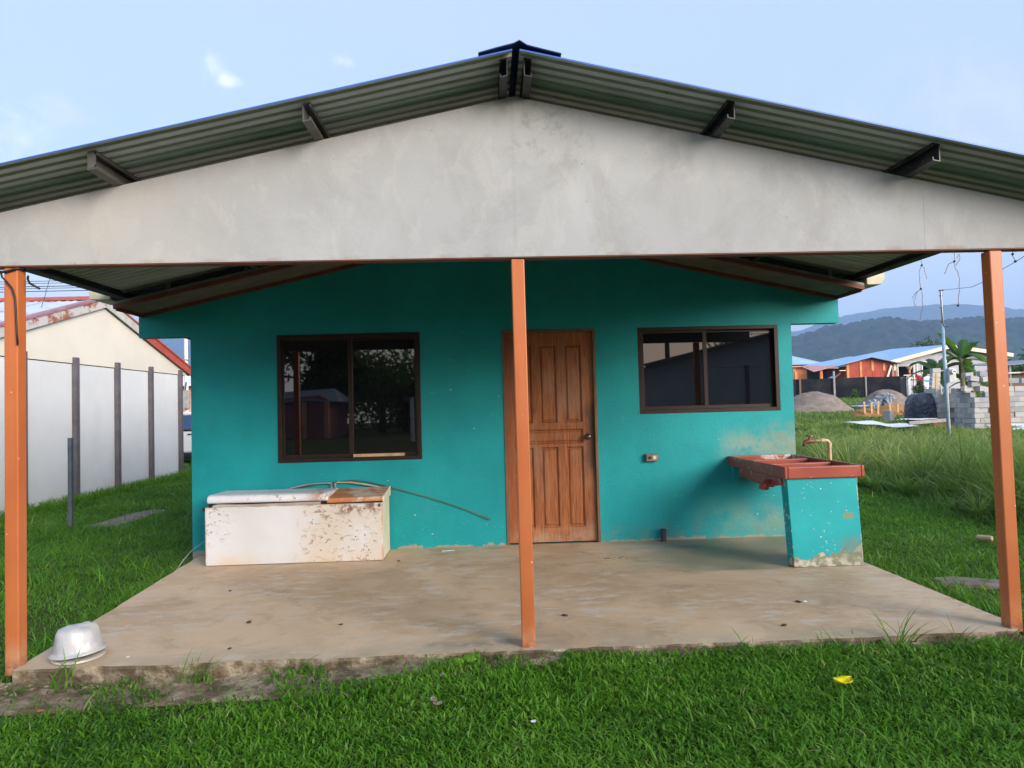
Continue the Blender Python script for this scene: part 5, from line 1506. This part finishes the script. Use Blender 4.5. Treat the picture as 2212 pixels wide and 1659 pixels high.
st = MB(); st.tube([(-.36, 2.72, .003), (-.27, 2.735, .004), (-.24, 2.735, .003)], .003, 5); tag(st.build('white_stick', 'litter_white'), 'thin white stick on the slab by the wall left of the door', 'stick')

def folded(name, x, y, z, L, W_, mat, label, cat, rz, curl=.3):
    m = MB(); nx = 8; ny = 5; vs = []
    for j in range(ny):
        for i in range(nx):
            u, v = i / (nx - 1) - .5, j / (ny - 1) - .5
            w_ = (1 - (2 * u) ** 2) ** .5 if abs(u) < .5 else 0
            vs.append((x + (u * L) * math.cos(rz) - v * W_ * w_ * math.sin(rz), y + u * L * math.sin(rz) + v * W_ * w_ * math.cos(rz), z + curl * L * (u * u) + curl * W_ * abs(v) + .1 * L * noise.noise(Vector((u * 4 + x, v * 4, 1)))))
    m.add(vs, [(j * nx + i, j * nx + i + 1, (j + 1) * nx + i + 1, (j + 1) * nx + i) for j in range(ny - 1) for i in range(nx - 1)])
    o = m.build(name, mat, smooth=True); so = o.modifiers.new('s', 'SOLIDIFY'); so.thickness = .0015; return tag(o, label, cat)


yw = folded('yellow_scrap', 1.754, -.672, .004, .095, .08, 'yellow', 'bright yellow plastic scrap on the lawn at lower right', 'scrap', .25, .45)
folded('dry_leaf', -.165, -.326, -.010, .045, .022, 'dryleaf', 'single dry grey brown leaf on the lawn left of the middle post', 'leaf', 1.3)
folded('dry_leaf', -.180, -.680, .004, .055, .03, 'dryleaf', 'curled pair of grey dry leaves lying lower on the lawn', 'leaf', 1.9, .6)
folded('dry_leaf', -.160, -.715, .002, .045, .03, 'dryleaf', 'lower curled grey dry leaf touching the curled pair on the lawn', 'leaf', .4, .6)
folded('paper_scrap', .265, -.927, .002, .028, .022, 'litter_white', 'pale blue paper scrap on the lawn below the middle post', 'scrap', .4, .4)
folded('dry_leaf', -2.062, -.506, -.035, .04, .022, simple('red_brown_leaf', (.42, .15, .07), .8), 'reddish brown leaf on the lawn under the left post', 'leaf', .2)
folded('dry_leaf', 2.419, -.18, -.002, .05, .03, 'stone', 'tan dry leaf on the lawn near the right end of the slab', 'leaf', .1)
st = MB(); st.tube([(4.86, 2.72, -.04), (4.93, 2.60, -.03)], [.030, .026], 10); tag(st.build('log_piece', 'stone', bevel=.01), 'short tan piece of wood on the grass by the tall weeds', 'wood')
def flat_stone(name, pts, z, label):
    m = MB(); m.prism([(x, y, z) for x, y in pts], (0, 0, -.1)); return tag(m.build(name, 'flat_stone', bevel=.012), label, 'paving slab')
flat_stone('paving_slab', [(-5.25, 5.35), (-4.62, 5.25), (-4.72, 6.85), (-5.05, 7.0), (-5.3, 6.4)], -.072, 'flat concrete slab sunk in the grass near the metal pole')
flat_stone('paving_slab', [(3.52, 1.27), (3.9, 1.12), (4.02, 1.26), (3.72, 1.42), (3.52, 1.40)], -.06, 'flat grey stone in the grass just left of the right post')

# ------------------------------------------------------------------ blades of grass
def blades(name, P, L, W_, lean, mat, label=None, segs=3, az=None, kind='stuff', cat=None, droop=1.7, rnd=None):
    """one mesh of separate bent blades; P (n,3) roots, L lengths, W_ widths, lean 0 upright .. 1 flat"""
    n = len(P); az = rng.uniform(0, 2 * np.pi, n) if az is None else az
    rnd = rng.random(n) if rnd is None else rnd
    d = np.stack([np.cos(az), np.sin(az), np.zeros(n)], -1); q = np.stack([-np.sin(az), np.cos(az), np.zeros(n)], -1)
    tw = rng.uniform(-.9, .9, n)
    q = q * np.cos(tw)[:, None] + d * np.sin(tw)[:, None]
    up = np.array([0, 0, 1.])
    nv = 2 * segs + 1
    V = np.zeros((n, nv, 3)); tip = np.zeros((n, nv))
    for k in range(segs + 1):
        t = k / segs
        hor = lean * t ** droop; ver = t - .42 * lean * t ** 2.4
        c = P + d * (L * hor)[:, None] + up * (L * ver)[:, None]
        w = W_ * (1 - t) ** .6 * (.75 + .5 * min(t * 2, 1))
        if k < segs:
            V[:, 2 * k] = c - q * (w / 2)[:, None]; V[:, 2 * k + 1] = c + q * (w / 2)[:, None]; tip[:, 2 * k:2 * k + 2] = t
        else: V[:, 2 * k] = c; tip[:, 2 * k] = 1
    loops, starts = [], []
    quad = np.array([[2 * k, 2 * k + 1, 2 * k + 3, 2 * k + 2] for k in range(segs - 1)]).reshape(-1)
    tri = np.array([2 * segs - 2, 2 * segs - 1, 2 * segs])
    one = np.concatenate([quad, tri]) if segs > 1 else tri
    st1 = np.concatenate([np.arange(segs - 1) * 4, [(segs - 1) * 4]])
    allv = (np.arange(n)[:, None] * nv + one[None]).ravel().astype(np.int32)
    sts = (np.arange(n)[:, None] * len(one) + st1[None]).ravel().astype(np.int32)
    me = bpy.data.meshes.new(name)
    me.vertices.add(n * nv); me.vertices.foreach_set('co', V.astype(np.float32).ravel())
    me.loops.add(len(allv)); me.loops.foreach_set('vertex_index', allv)
    me.polygons.add(len(sts)); me.polygons.foreach_set('loop_start', sts)
    me.update(calc_edges=True)
    a = me.attributes.new('rnd', 'FLOAT', 'POINT'); a.data.foreach_set('value', np.repeat(rnd, nv).astype(np.float32))
    a = me.attributes.new('tip', 'FLOAT', 'POINT'); a.data.foreach_set('value', tip.ravel().astype(np.float32))
    me.shade_smooth()
    me.materials.append(MT[mat]); o = bpy.data.objects.new(name, me); COL.objects.link(o)
    if kind: o['kind'] = kind
    if label: tag(o, label, cat)
    return o


def vnoise(x, y, s, seed=0):
    """cheap smooth value noise, 0..1"""
    r2 = np.random.default_rng(seed); g = r2.random((64, 64))
    u, v = x * s + 200.3, y * s + 200.7
    i, j = np.floor(u).astype(int), np.floor(v).astype(int); a, b = u - i, v - j
    a = a * a * (3 - 2 * a); b = b * b * (3 - 2 * b)
    f = lambda p, q: g[p % 64, q % 64]
    return (f(i, j) * (1 - a) + f(i + 1, j) * a) * (1 - b) + (f(i, j + 1) * (1 - a) + f(i + 1, j + 1) * a) * b


def scatter(n, x0, x1, y0, y1): return rng.uniform(x0, x1, n), rng.uniform(y0, y1, n)


def cloud_of(x, y): return np.stack([x, y, terrain(x, y)], -1)


# front lawn
x, y = scatter(330000, -4.2, 4.6, -3.4, -.02)
dens = np.interp(y, [-3.4, -1.7, -1.4], [.25, .5, 1.])
lim = -.17 - .24 * np.clip((-x - .4) / .6, 0, 1) + .12 * (vnoise(x, y, 3.1, 4) - .5)
lim = np.where(x > .5, -.055 + .06 * (vnoise(x, y, 3.1, 4) - .5), lim)
soft = np.clip((lim - y) / .10, .0, 1) + .04 + .30 * (vnoise(x, y, 5, 91) > .60)
keep = rng.random(len(x)) < dens * soft
x, y = x[keep], y[keep]
h = .023 + .013 * vnoise(x, y, 2.2, 1) + .018 * vnoise(x, y, 7, 2) ** 2
P = cloud_of(x, y); P[:, 2] += rng.random(len(x)) ** 1.3 * (.018 + .040 * vnoise(x, y, 6.5, 71) * vnoise(x, y, 1.4, 72) * 1.6)
RN = np.clip(-.1 + .55 * vnoise(x, y, 1.9, 44) + .45 * vnoise(x, y, 9, 45) + rng.uniform(-.3, .42, len(x)), 0, 1)
blades('lawn_grass', P, h * rng.uniform(.65, 1.35, len(x)), rng.uniform(.006, .0125, len(x)), rng.uniform(.5, 1.35, len(x)), 'lawn', segs=2, rnd=RN)
# longer arching runners through the lawn and against the slab edge
x, y = scatter(2200, -4, 4.5, -3, -.06); k = (vnoise(x, y, 1.6, 9) > .55); x, y = x[k], y[k]
blades('lawn_grass', cloud_of(x, y), rng.uniform(.09, .19, len(x)), rng.uniform(.005, .009, len(x)), rng.uniform(.6, 1.1, len(x)), 'lawn', segs=5)
MT['straw'] = simple('dry_straw', (.34, .27, .13), .9, bump=0)
x, y = scatter(1500, -4, 4.5, -2.6, -.12); k = vnoise(x, y, 2.4, 61) > .45; x, y = x[k], y[k]
sP = cloud_of(x, y); sP[:, 2] += rng.uniform(.01, .045, len(x))
blades('dry_straw', sP, rng.uniform(.02, .07, len(x)), rng.uniform(.002, .005, len(x)), rng.uniform(.9, 1.6, len(x)), 'straw', segs=3)
# tufts at the slab's edge, each a plant
for i, (tx, ty, hh, nn, lab) in enumerate(((-1.50, -.09, .17, 22, 'grass tuft rising over the slab edge right of the pot'), (-.88, -.08, .15, 12, 'sparse grass tuft at the slab edge between pot and middle post'),
                                           (-.05, -.09, .10, 30, 'low leafy tuft at the slab edge just left of the middle post'), (2.38, -.10, .26, 26, 'largest grass tuft arching over the right of the slab edge'),
                                           (2.10, -.09, .19, 16, 'grass tuft left of the largest one at the slab edge'), (1.02, -.08, .10, 18, 'small grass tuft right of the middle post'), (-2.22, -.10, .20, 14, 'grass blades growing in front of the pot'),
                                           (2.72, -.10, .20, 14, 'grass tuft at the slab edge nearest the right post'))):
    a = rng.uniform(0, 2 * np.pi, nn)
    px, py = tx + rng.normal(0, .035, nn), ty + rng.normal(0, .015, nn)
    blades('grass_tuft', np.stack([px, py, np.full(nn, -.10)], -1), hh * rng.uniform(.6, 1.35, nn), rng.uniform(.005, .010, nn), rng.uniform(.3, 1.05, nn), 'lawn', lab, segs=6, az=a, kind='thing', cat='grass tuft')
# heart shaped leaves
for i, (hx, hy, s_, az_) in enumerate(((-.096, -.15, .050, 2.6), (-.034, -.09, .046, .3))):
    m = MB(); o_ = []
    for k in range(20):
        t = 2 * math.pi * k / 20; r_ = s_ * (.62 + .38 * abs(math.cos(t / 2)) ** .6) * (1 - .28 * math.exp(-((abs(t - math.pi)) / .35) ** 2))
        u, v = r_ * math.cos(t), r_ * math.sin(t) * .85
        o_.append((hx + u * math.cos(az_) - v * math.sin(az_), hy + (u * math.sin(az_) + v * math.cos(az_)) * .8, -.02 + .25 * abs(v) + .35 * (u * math.sin(az_) + v * math.cos(az_))))
    m.add([(hx, hy, -.022)] + o_, [(0, 1 + k, 1 + (k + 1) % 20) for k in range(20)])
    ob = m.build('heart_leaf_plant', 'heart', smooth=True); so = ob.modifiers.new('s', 'SOLIDIFY'); so.thickness = .0008
    tag(ob, ('left pale green heart shaped leaf in the grass by the middle post', 'right pale green heart shaped leaf in the grass by the middle post')[i], 'leaf')
# side lawns
def lawn_side(n, x0, x1, y0, y1, hs, ws, excl, segs=2, seed=3):
    x, y = scatter(n, x0, x1, y0, y1); k = ~excl(x, y); x, y = x[k], y[k]
    dist = np.hypot(x - .1, y + 3.9); sc = np.clip(dist / 7, 1, 2.6)
    h = .62 * (hs[0] + (hs[1] - hs[0]) * vnoise(x, y, 1.7, seed) + .03 * vnoise(x, y, 5, seed + 1)) * np.clip(sc, 1, 1.5)
    return blades('lawn_grass', cloud_of(x, y), h * rng.uniform(.6, 1.35, len(x)), 1.3 * rng.uniform(*ws, len(x)) * sc, rng.uniform(.5, 1.3, len(x)), 'lawn', segs=segs, rnd=np.clip(-.1 + .6 * vnoise(x, y, 1.1, 44) + .4 * vnoise(x, y, 4, 45) + rng.uniform(-.3, .4, len(x)), 0, 1))


on_slab = lambda x, y: (x > -2.53 - .068 * y - .03) & (x < 3.17 + .03 * np.sin(y * 4)) & (y > -.1) & (y < 12)
stone_l = lambda x, y: (x > -5.2) & (x < -4.75) & (y > 5.35) & (y < 6.85)
stone_r = lambda x, y: (np.abs(x - 3.8 + .6 * (y - 1.28)) < .22) & (np.abs(y - 1.28) < .13)
lawn_side(65000, -7.2, -2.35, -.1, 6.5, (.045, .075), (.004, .007), lambda x, y: on_slab(x, y) | stone_l(x, y) | (x < -6.95), 3, 3)
lawn_side(62000, -7.0, -2.7, 5.0, 17.0, (.055, .10), (.004, .007), lambda x, y: on_slab(x, y) | stone_l(x, y) | ((x < -6.95) & (y < 12.5)), 2, 5)
lawn_side(30000, -16, -2.7, 12.5, 34, (.07, .12), (.006, .010), lambda x, y: (x < -7) & (y < 12.5), 2, 8)
lawn_side(62000, 3.1, 6.6, -.4, 8.0, (.04, .065), (.004, .007), lambda x, y: on_slab(x, y) | stone_r(x, y), 3, 6)
# taller tufts against the neighbour's wall and on the left lawn
x, y = scatter(5200, -6.98, -6.6, 4, 12.6)
blades('wall_grass', cloud_of(x, y), rng.uniform(.06, .26, len(x)), rng.uniform(.008, .014, len(x)), rng.uniform(.3, .9, len(x)), 'lawn', segs=3)
x, y = scatter(1800, -6.5, -2.7, .2, 7.5); k = vnoise(x, y, .9, 12) > .55; x, y = x[k], y[k]
blades('lawn_grass', cloud_of(x, y), rng.uniform(.10, .24, len(x)), rng.uniform(.008, .015, len(x)), rng.uniform(.5, 1.0, len(x)), 'lawn', segs=4)
x, y = scatter(900, -2.75, -2.52, .1, 3.0)
blades('lawn_grass', cloud_of(x - .07 * y, y), rng.uniform(.07, .17, len(x)), rng.uniform(.006, .010, len(x)), rng.uniform(.5, 1.1, len(x)), 'lawn', segs=4)
x, y = scatter(1000, 3.20, 3.5, .0, 3.0)
blades('lawn_grass', cloud_of(x, y), rng.uniform(.07, .16, len(x)), rng.uniform(.006, .010, len(x)), rng.uniform(.5, 1.1, len(x)), 'lawn', segs=4)
x, y = scatter(800, 3.3, 4.9, .6, 2.2); k = vnoise(x, y, 2.0, 14) > .4; x, y = x[k], y[k]
blades('lawn_grass', cloud_of(x, y), rng.uniform(.08, .17, len(x)), rng.uniform(.007, .014, len(x)), rng.uniform(.5, 1.1, len(x)), 'lawn', segs=4)
# tall weeds in the vacant lot
def edge_x(y): return np.interp(y, [-4, 2, 4, 6.8, 9, 12, 18], [5.9, 5.75, 5.55, 5.75, 5.3, 4.6, 4.0])
def weeds(n, x0, x1, y0, y1, hs, ws, seed, segs=4, pile=True):
    x, y = scatter(n, x0, x1, y0, y1); e = edge_x(y) + .35 * (vnoise(x, y, 1.3, seed) - .5)
    k = (x > e) & ~((np.abs(x - 15.0) < .55) & (np.abs(y - 21.3) < .9)) & ~((x > 18.2) & (y > 18.6) & (y < 24.5)) & ~((x > 17.3) & (y > 22.4)) & ~((x > 16.8) & (y > 33)); x, y = x[k], y[k]; e = e[k]
    dist = np.hypot(x, y + 3.9); sc = np.clip(dist / 11, 1, 2.4)
    ramp_ = np.clip((x - e) / .8, .15, 1)
    far_drop = np.interp(y + .35 * np.clip(x - 8, 0, 99) * (y > 6), [6, 9, 14, 20, 30], [1, .72, .42, .30, .34])
    clump = .45 + .9 * vnoise(x, y, .8, seed + 1)
    h = (hs[0] + (hs[1] - hs[0]) * vnoise(x, y, .45, seed + 2)) * clump * ramp_ * far_drop
    rn = np.clip(vnoise(x, y, .6, seed + 3) * 1.25 - .2 + rng.uniform(-.3, .4, len(x)), 0, 1)
    return blades('field_weeds', cloud_of(x, y), h * rng.uniform(.5, 1.3, len(x)) + .05, rng.uniform(*ws, len(x)) * sc, rng.uniform(.4, 1.4, len(x)), 'weed', segs=segs, rnd=rn)


def tussocks(n, x0, x1, y0, y1, per, L0, L1, w0, w1, seed, segs=5, spread=.11, drop=True, name='field_weeds'):
    r2 = np.random.default_rng(seed); cx, cyy = r2.uniform(x0, x1, n), r2.uniform(y0, y1, n)
    k = (cx > edge_x(cyy) + .15) & ~((np.abs(cx - 15.0) < .7) & (np.abs(cyy - 21.3) < 1.2)) & ~((cx > 17.2) & (cyy > 18.3)); cx, cyy = cx[k], cyy[k]
    size = .55 + .75 * r2.random(len(cx)) ** 1.4; size *= np.clip((cx - edge_x(cyy)) / .7, .45, 1)
    if drop: size *= np.interp(cyy + .35 * np.clip(cx - 8, 0, 99) * (cyy > 6), [6, 9, 14, 20, 30], [1, .80, .50, .38, .38])
    hue = np.clip(vnoise(cx, cyy, .55, seed + 5) * 1.5 - .25 + r2.uniform(-.25, .25, len(cx)), 0, 1)
    m = np.repeat(np.arange(len(cx)), per); nn = len(m); a_ = r2.uniform(0, 2 * np.pi, nn); q = r2.random(nn) ** .6 * spread * size[m]
    x, y = cx[m] + q * np.cos(a_), cyy[m] + q * np.sin(a_)
    L = r2.uniform(L0, L1, nn) * size[m]; dist = np.hypot(x, y + 3.9); sc = np.clip(dist / 11, 1, 2.2)
    return blades(name, cloud_of(x, y), L, r2.uniform(w0, w1, nn) * sc, r2.uniform(.25, 1.25, nn), 'weed', segs=segs, az=a_ + r2.normal(0, .5, nn), rnd=np.clip(hue[m] + r2.uniform(-.2, .25, nn), 0, 1), droop=1.9)


tussocks(600, 5.4, 12, -2, 12, 70, .55, 1.15, .007, .014, 21)
tussocks(900, 5.2, 22, 9, 26, 42, .6, 1.25, .009, .018, 31, 4, .16)
tussocks(330, 5.5, 13, 0, 14, 20, .40, .85, .022, .040, 77, 5, .09, name='broad_weeds')
weeds(34000, 4.4, 12, -2, 12, (.35, .70), (.006, .012), 21, 3)
weeds(26000, 6, 22, 9, 24, (.4, .7), (.008, .016), 31, 2)
weeds(26000, 10, 34, 20, 44, (.5, .9), (.012, .022), 41, 2)
# low grass floor under the weeds and out to the fence
x, y = scatter(60000, 4.5, 45, 5, 62); k = rng.random(len(x)) < 1.0; x, y = x[k], y[k]
k = ~((x > 18) & (y > 18.4) & (y < 24)); x, y = x[k], y[k]
dist = np.hypot(x, y)
blades('field_grass', cloud_of(x, y), rng.uniform(.08, .22, len(x)), rng.uniform(.010, .02, len(x)) * np.clip(dist / 12, 1, 4), rng.uniform(.3, 1.1, len(x)), 'weed', segs=2)
# seed heads: thin stalks ending in pale spikes
x, y = scatter(900, 5.6, 14, 0, 16); k = x > edge_x(y) + .3; x, y = x[k], y[k]
blades('weed_stalks', cloud_of(x, y), rng.uniform(.6, 1.05, len(x)) * np.interp(y, [6, 16], [1, .7]), rng.uniform(.004, .008, len(x)), rng.uniform(.1, .5, len(x)), 'weed', segs=4, rnd=rng.uniform(.85, 1, len(x)))


# ------------------------------------------------------------------ leaves on trees and bushes
def leaf_cloud(name, centers, radii, n, size, mat, parent=None, gap=.5, seed=1, aspect=.45, flat=1.):
    r2 = np.random.default_rng(seed); C_ = np.array(centers, float); Rr = np.array(radii, float)
    w = Rr ** 2; idx = r2.choice(len(C_), n, p=w / w.sum())
    v = r2.normal(size=(n, 3)); v /= np.linalg.norm(v, axis=1)[:, None]
    rad = Rr[idx] * (r2.random(n) ** .45)
    v[:, 2] *= flat
    P = C_[idx] + v * rad[:, None]
    P += r2.normal(0, .08, (n, 3)) * Rr[idx][:, None]
    a = r2.normal(size=(n, 3)); a[:, 2] -= .4; a /= np.linalg.norm(a, axis=1)[:, None]
    b = np.cross(a, r2.normal(size=(n, 3))); b /= np.linalg.norm(b, axis=1)[:, None]
    s_ = size * r2.uniform(.6, 1.4, n)[:, None]
    V = np.stack([P, P + a * s_ * .5 + b * s_ * aspect * .5, P + a * s_, P + a * s_ * .5 - b * s_ * aspect * .5], 1)
    off = np.array(parent.location) if parent is not None else np.zeros(3)
    V -= off
    me = bpy.data.meshes.new(name); me.vertices.add(n * 4); me.vertices.foreach_set('co', V.astype(np.float32).ravel())
    me.loops.add(n * 4); me.loops.foreach_set('vertex_index', np.arange(n * 4, dtype=np.int32))
    me.polygons.add(n); me.polygons.foreach_set('loop_start', (np.arange(n) * 4).astype(np.int32)); me.update(calc_edges=True)
    at = me.attributes.new('rnd', 'FLOAT', 'POINT'); at.data.foreach_set('value', np.repeat(r2.random(n), 4).astype(np.float32))
    me.materials.append(MT[mat]); o = bpy.data.objects.new(name, me); COL.objects.link(o)
    if parent is not None: o.parent = parent
    return o


def limbs(parent, base, top, r0, ends, mat='bark'):
    m = MB(); b, t = Vector(base), Vector(top)
    m.tube([b, b.lerp(t, .5) + Vector((.06, .03, 0)), t], [r0, r0 * .75, r0 * .5], 9)
    for e in ends:
        e = Vector(e); s_ = b.lerp(t, random.uniform(.55, 1.)); mid = s_.lerp(e, .5) + Vector((0, 0, .12 * (e - s_).length))
        m.tube([s_, mid, e], [r0 * .4, r0 * .25, r0 * .08], 6)
    m.build('trunk', mat, parent, smooth=True)


def tree(name, x, y, h, w, label, n, mat='leaf_dark', size=.30, lobes=9, low=.3, seed=1, gap=.5, cat='tree', z0=None):
    z0 = float(terrain(x, y)) if z0 is None else z0
    root = thing(name, (x, y, z0), label, cat); rr = random.Random(seed); cs, rs_ = [], []
    for i in range(lobes):
        a = rr.uniform(0, 6.28); q = rr.random() ** .6; zz = rr.uniform(low, 1)
        k = math.sin(math.pi * min(1, max(.12, (zz - low) / (1 - low) * .8 + .18))) 
        cs.append((x + w * .5 * q * k * math.cos(a), y + w * .5 * q * k * math.sin(a), z0 + h * (zz * .86 + .02))); rs_.append(w * rr.uniform(.15, .28))
    leaf_cloud('crown', cs, rs_, n, size, mat, root, seed=seed)
    limbs(root, (x, y, z0 - .2), (x + .1, y, z0 + h * .6), h * .03 + .04, cs)
    return root


# banana plants behind the mast
def banana(x, y, h, nl, spread, label, seed, z0):
    root = thing('banana_plant', (x, y, z0), label, 'banana plant'); rr = random.Random(seed)
    m = MB(); m.tube([(x, y, z0 - .1), (x + .05, y, z0 + h * .3), (x + .02, y, z0 + h * .62)], [.13, .11, .07], 10); m.build('stem', 'bananastem', root, smooth=True)
    for i in range(nl):
        az = 2 * math.pi * i / nl + rr.uniform(-.35, .35); L = spread * rr.uniform(.75, 1.2); up = rr.uniform(.25, 1.0)
        m = MB(); vs = []; ns = 14; W_ = .24 * rr.uniform(.8, 1.15)
        for k in range(ns + 1):
            t = k / ns
            hor = L * (t * .75 if up > .8 else t) * (1.05 - .45 * up); ver = L * (up * 1.15 * t - (1.15 - .75 * up) * t ** 2.2)
            c = Vector((x + hor * math.cos(az), y + hor * math.sin(az), z0 + h * .58 + ver))
            w_ = W_ * math.sin(math.pi * min(1, max(0, (t - .08) / .92)) ** .75) ** .6 if t > .08 else .015
            q = Vector((-math.sin(az), math.cos(az), 0)); tear = 1 + .16 * math.sin(k * 2.7 + i)
            vs += [c - q * w_ * tear + Vector((0, 0, -.30 * w_)), c, c + q * w_ * (2 - tear) + Vector((0, 0, -.30 * w_))]
        fs = [(3 * k + j, 3 * k + j + 1, 3 * k + 4 + j, 3 * k + 3 + j) for k in range(ns) for j in (0, 1)]
        m.add(vs, fs); o = m.build('leaf', 'leaf_banana', root)
        at = o.data.attributes.new('rnd', 'FLOAT', 'POINT'); at.data.foreach_set('value', [rr.random()] * len(o.data.vertices))
        if rr.random() < .15: o['label'] = 'drooping torn leaf'


banana(21.85, 27, 4.7, 13, 2.2, 'taller banana plant right of the service mast', 4, .2)
banana(21.1, 27.6, 3.8, 11, 2.0, 'lower banana plant directly behind the service mast', 9, .2)
banana(22.9, 27.8, 3.0, 9, 1.7, 'banana plant half hidden by the right porch post', 14, .2)
b_ = tree('shrub', 41.1, 60.2, 1.5, 1.5, 'dark green shrub beside the white gate post', 900, 'leaf_dark', .2, 7, .1, 31, cat='shrub')
tree('shrub', 33.9, 58.8, 1.0, 1.2, 'small weed bush at the foot of the net fence', 400, 'leaf_mid', .2, 5, .1, 32, cat='shrub', z0=1.1)
for i, (x, y, h_, w_, mt, lab) in enumerate(((47, 105, 5.6, 8, 'leaf_dark', 'dark round tree behind the blue hipped roof'), (52, 110, 5.0, 8, 'leaf_mid', 'light green tree between the two blue roofs'),
                                             (62, 84, 5.5, 8, 'leaf_mid', 'green tree at the right edge behind the dark shed'), (57, 66, 4.4, 5, 'leaf_mid', 'low bushy tree right of the grey house'), (66, 95, 7.5, 9, 'leaf_dark', 'taller dark tree at the far right'),
                                             (-20, 60, 6, 8, 'leaf_mid', 'green tree behind the orange house at left'))):
    tree('tree', x, y, h_, w_, lab, 3500, mt, .55, 10, .1, 50 + i)

# ------------------------------------------------------------------ what stands behind the camera (seen in the window panes)
h2 = thing('grey_prefab_house', (9, -12, -.1), 'grey prefab house with slate roof, mirrored in the right window', 'house')
wz = lambda x: 2.37 + .222 * (x - 4.36) if x < 8.6 else 2.37 + .222 * 4.24 - .222 * (x - 8.6)
MB().box(4.5, 12.8, -9.1, -9.0, -.2, 2.28).build('wall', 'greywall2', h2)
MB().prism([(4.5, -9.0, 2.285), (12.8, -9.0, 2.285), (12.8, -9.0, wz(12.7) - .02), (8.6, -9.0, wz(8.6) - .03), (4.5, -9.0, wz(4.5) - .0)], (0, -.1, 0)).build('gable_wall', 'greywall2', h2)
MB().box(4.5, 4.6, -17, -9.11, -.2, 2.35).build('side_wall', 'greywall2', h2); MB().box(12.7, 12.8, -17, -9.11, -.2, 2.35).build('side_wall', 'greywall2', h2)
for x in (5.9, 7.3, 8.7, 10.1, 11.5): MB().box(x - .05, x + .05, -8.99, -8.95, -.2, 2.33).build('column', 'ncol', h2)
roof_slab('roof', 'slate', h2, [(4.2, -17, wz(4.2)), (4.2, -8.7, wz(4.2)), (8.6, -8.7, wz(8.6)), (8.6, -17, wz(8.6))])
roof_slab('roof', 'slate', h2, [(8.6, -17, wz(8.6)), (8.6, -8.7, wz(8.6)), (13.1, -8.7, wz(13.1)), (13.1, -17, wz(13.1))])
h1 = thing('pink_house', (-10.5, -30, -.1), 'pink house with a pale roof, mirrored in the left window', 'house')
MB().box(-14, -8.4, -33, -28.2, -.2, 1.75).build('wall', 'pink', h1)
MB().prism([(-10.9, -28.2, 1.751), (-8.4, -28.2, 1.751), (-8.4, -28.2, 1.95), (-8.9, -28.2, 2.25), (-10.9, -28.2, 2.1)], (0, -4, 0)).build('gable_wall', 'pink', h1)
roof_slab('roof', 'slate', h1, [(-14.3, -28.0, 1.70), (-9.6, -28.0, 1.95), (-8.6, -30.5, 2.62), (-14.3, -30.5, 2.35)])
roof_slab('roof', 'slate', h1, [(-9.6, -28.0, 1.95), (-7.9, -28.2, 1.85), (-7.9, -33, 1.85), (-8.6, -30.5, 2.62)])
for x in (-9.7, -8.5): MB().box(x - .12, x + .12, -28.1, -27.9, -.2, 1.9).build('pillar', 'salmon', h1)
h3 = thing('porch_shelter', (-3, -24, -.1), 'white posted shelter, mirrored at the right edge of the left window', 'shelter')
roof_slab('roof', 'slate', h3, [(-3.7, -22, 1.80), (.5, -22, 2.7), (.5, -26, 2.7), (-3.7, -26, 1.8)])
for x in (-3.3, 0.3): MB().box(x - .08, x + .08, -22.2, -22.05, -.2, 1.9).build('post', 'whitepost', h3)
pl = thing('utility_pole', (7.2, -19, 0), 'dark utility pole with crossarm, mirrored in the right window', 'pole')
MB().tube([(7.35, -17.5, -.2), (7.35, -17.5, 4.45)], [.11, .09], 10).build('shaft', 'bark', pl)
MB().box(6.6, 8.1, -17.56, -17.44, 3.9, 3.99).build('crossarm', 'bark', pl)
for i, zz in enumerate((4.02, 3.75)):
    m = MB(); m.tube([(-30 + 4 * k, -17.5, zz + .0035 * (k - 9.3) ** 2) for k in range(20)], .012, 5)
    tag(m.build('overhead_wire', 'cable'), ('upper', 'lower')[i] + ' wire on the utility pole behind the viewer', 'wire')
tl_ = [(-13.5, -36, 8.6, 9, 'dense dark tree at the left behind the pink house', 'leaf_dark', 9000), (-19, -34, 9.5, 11, 'second dense tree further left behind the viewer', 'leaf_dark', 6000), (-10.0, -38, 6.2, 6, 'dense tree sloping down beside the first', 'leaf_dark', 6000),
       (-6.6, -35, 6.6, 6.5, 'feathery thin tree in the middle behind the viewer', 'leaf_dark', 2000), (-4.4, -36, 4.6, 3.6, 'dark arching tree right of the feathery one', 'leaf_dark', 5000), (-1.0, -37, 4.5, 5, 'dark low tree behind the shelter', 'leaf_dark', 4500),
       (-7, -46, 3.6, 15, 'low wide bush mass far behind the viewer', 'leaf_dark', 6000),
       (4, -40, 4.8, 7, 'rounded tree far behind the grey prefab house', 'leaf_dark', 4500), (-24, -30, 6, 8, 'bushy tree at the far left behind the viewer', 'leaf_dark', 4000), (17, -36, 5, 8, 'rounded tree at the far right behind the viewer', 'leaf_dark', 4000), (-31, -22, 6, 8, 'tree standing left of and behind the viewer', 'leaf_dark', 3500)]
for i, (x, y, h_, w_, lab, mt, n_) in enumerate(tl_):
    tree('tree', x, y, h_, w_, lab, n_, mt, .42 if n_ > 2000 else .30, 12, .08 if n_ > 2000 else .35, 80 + i)
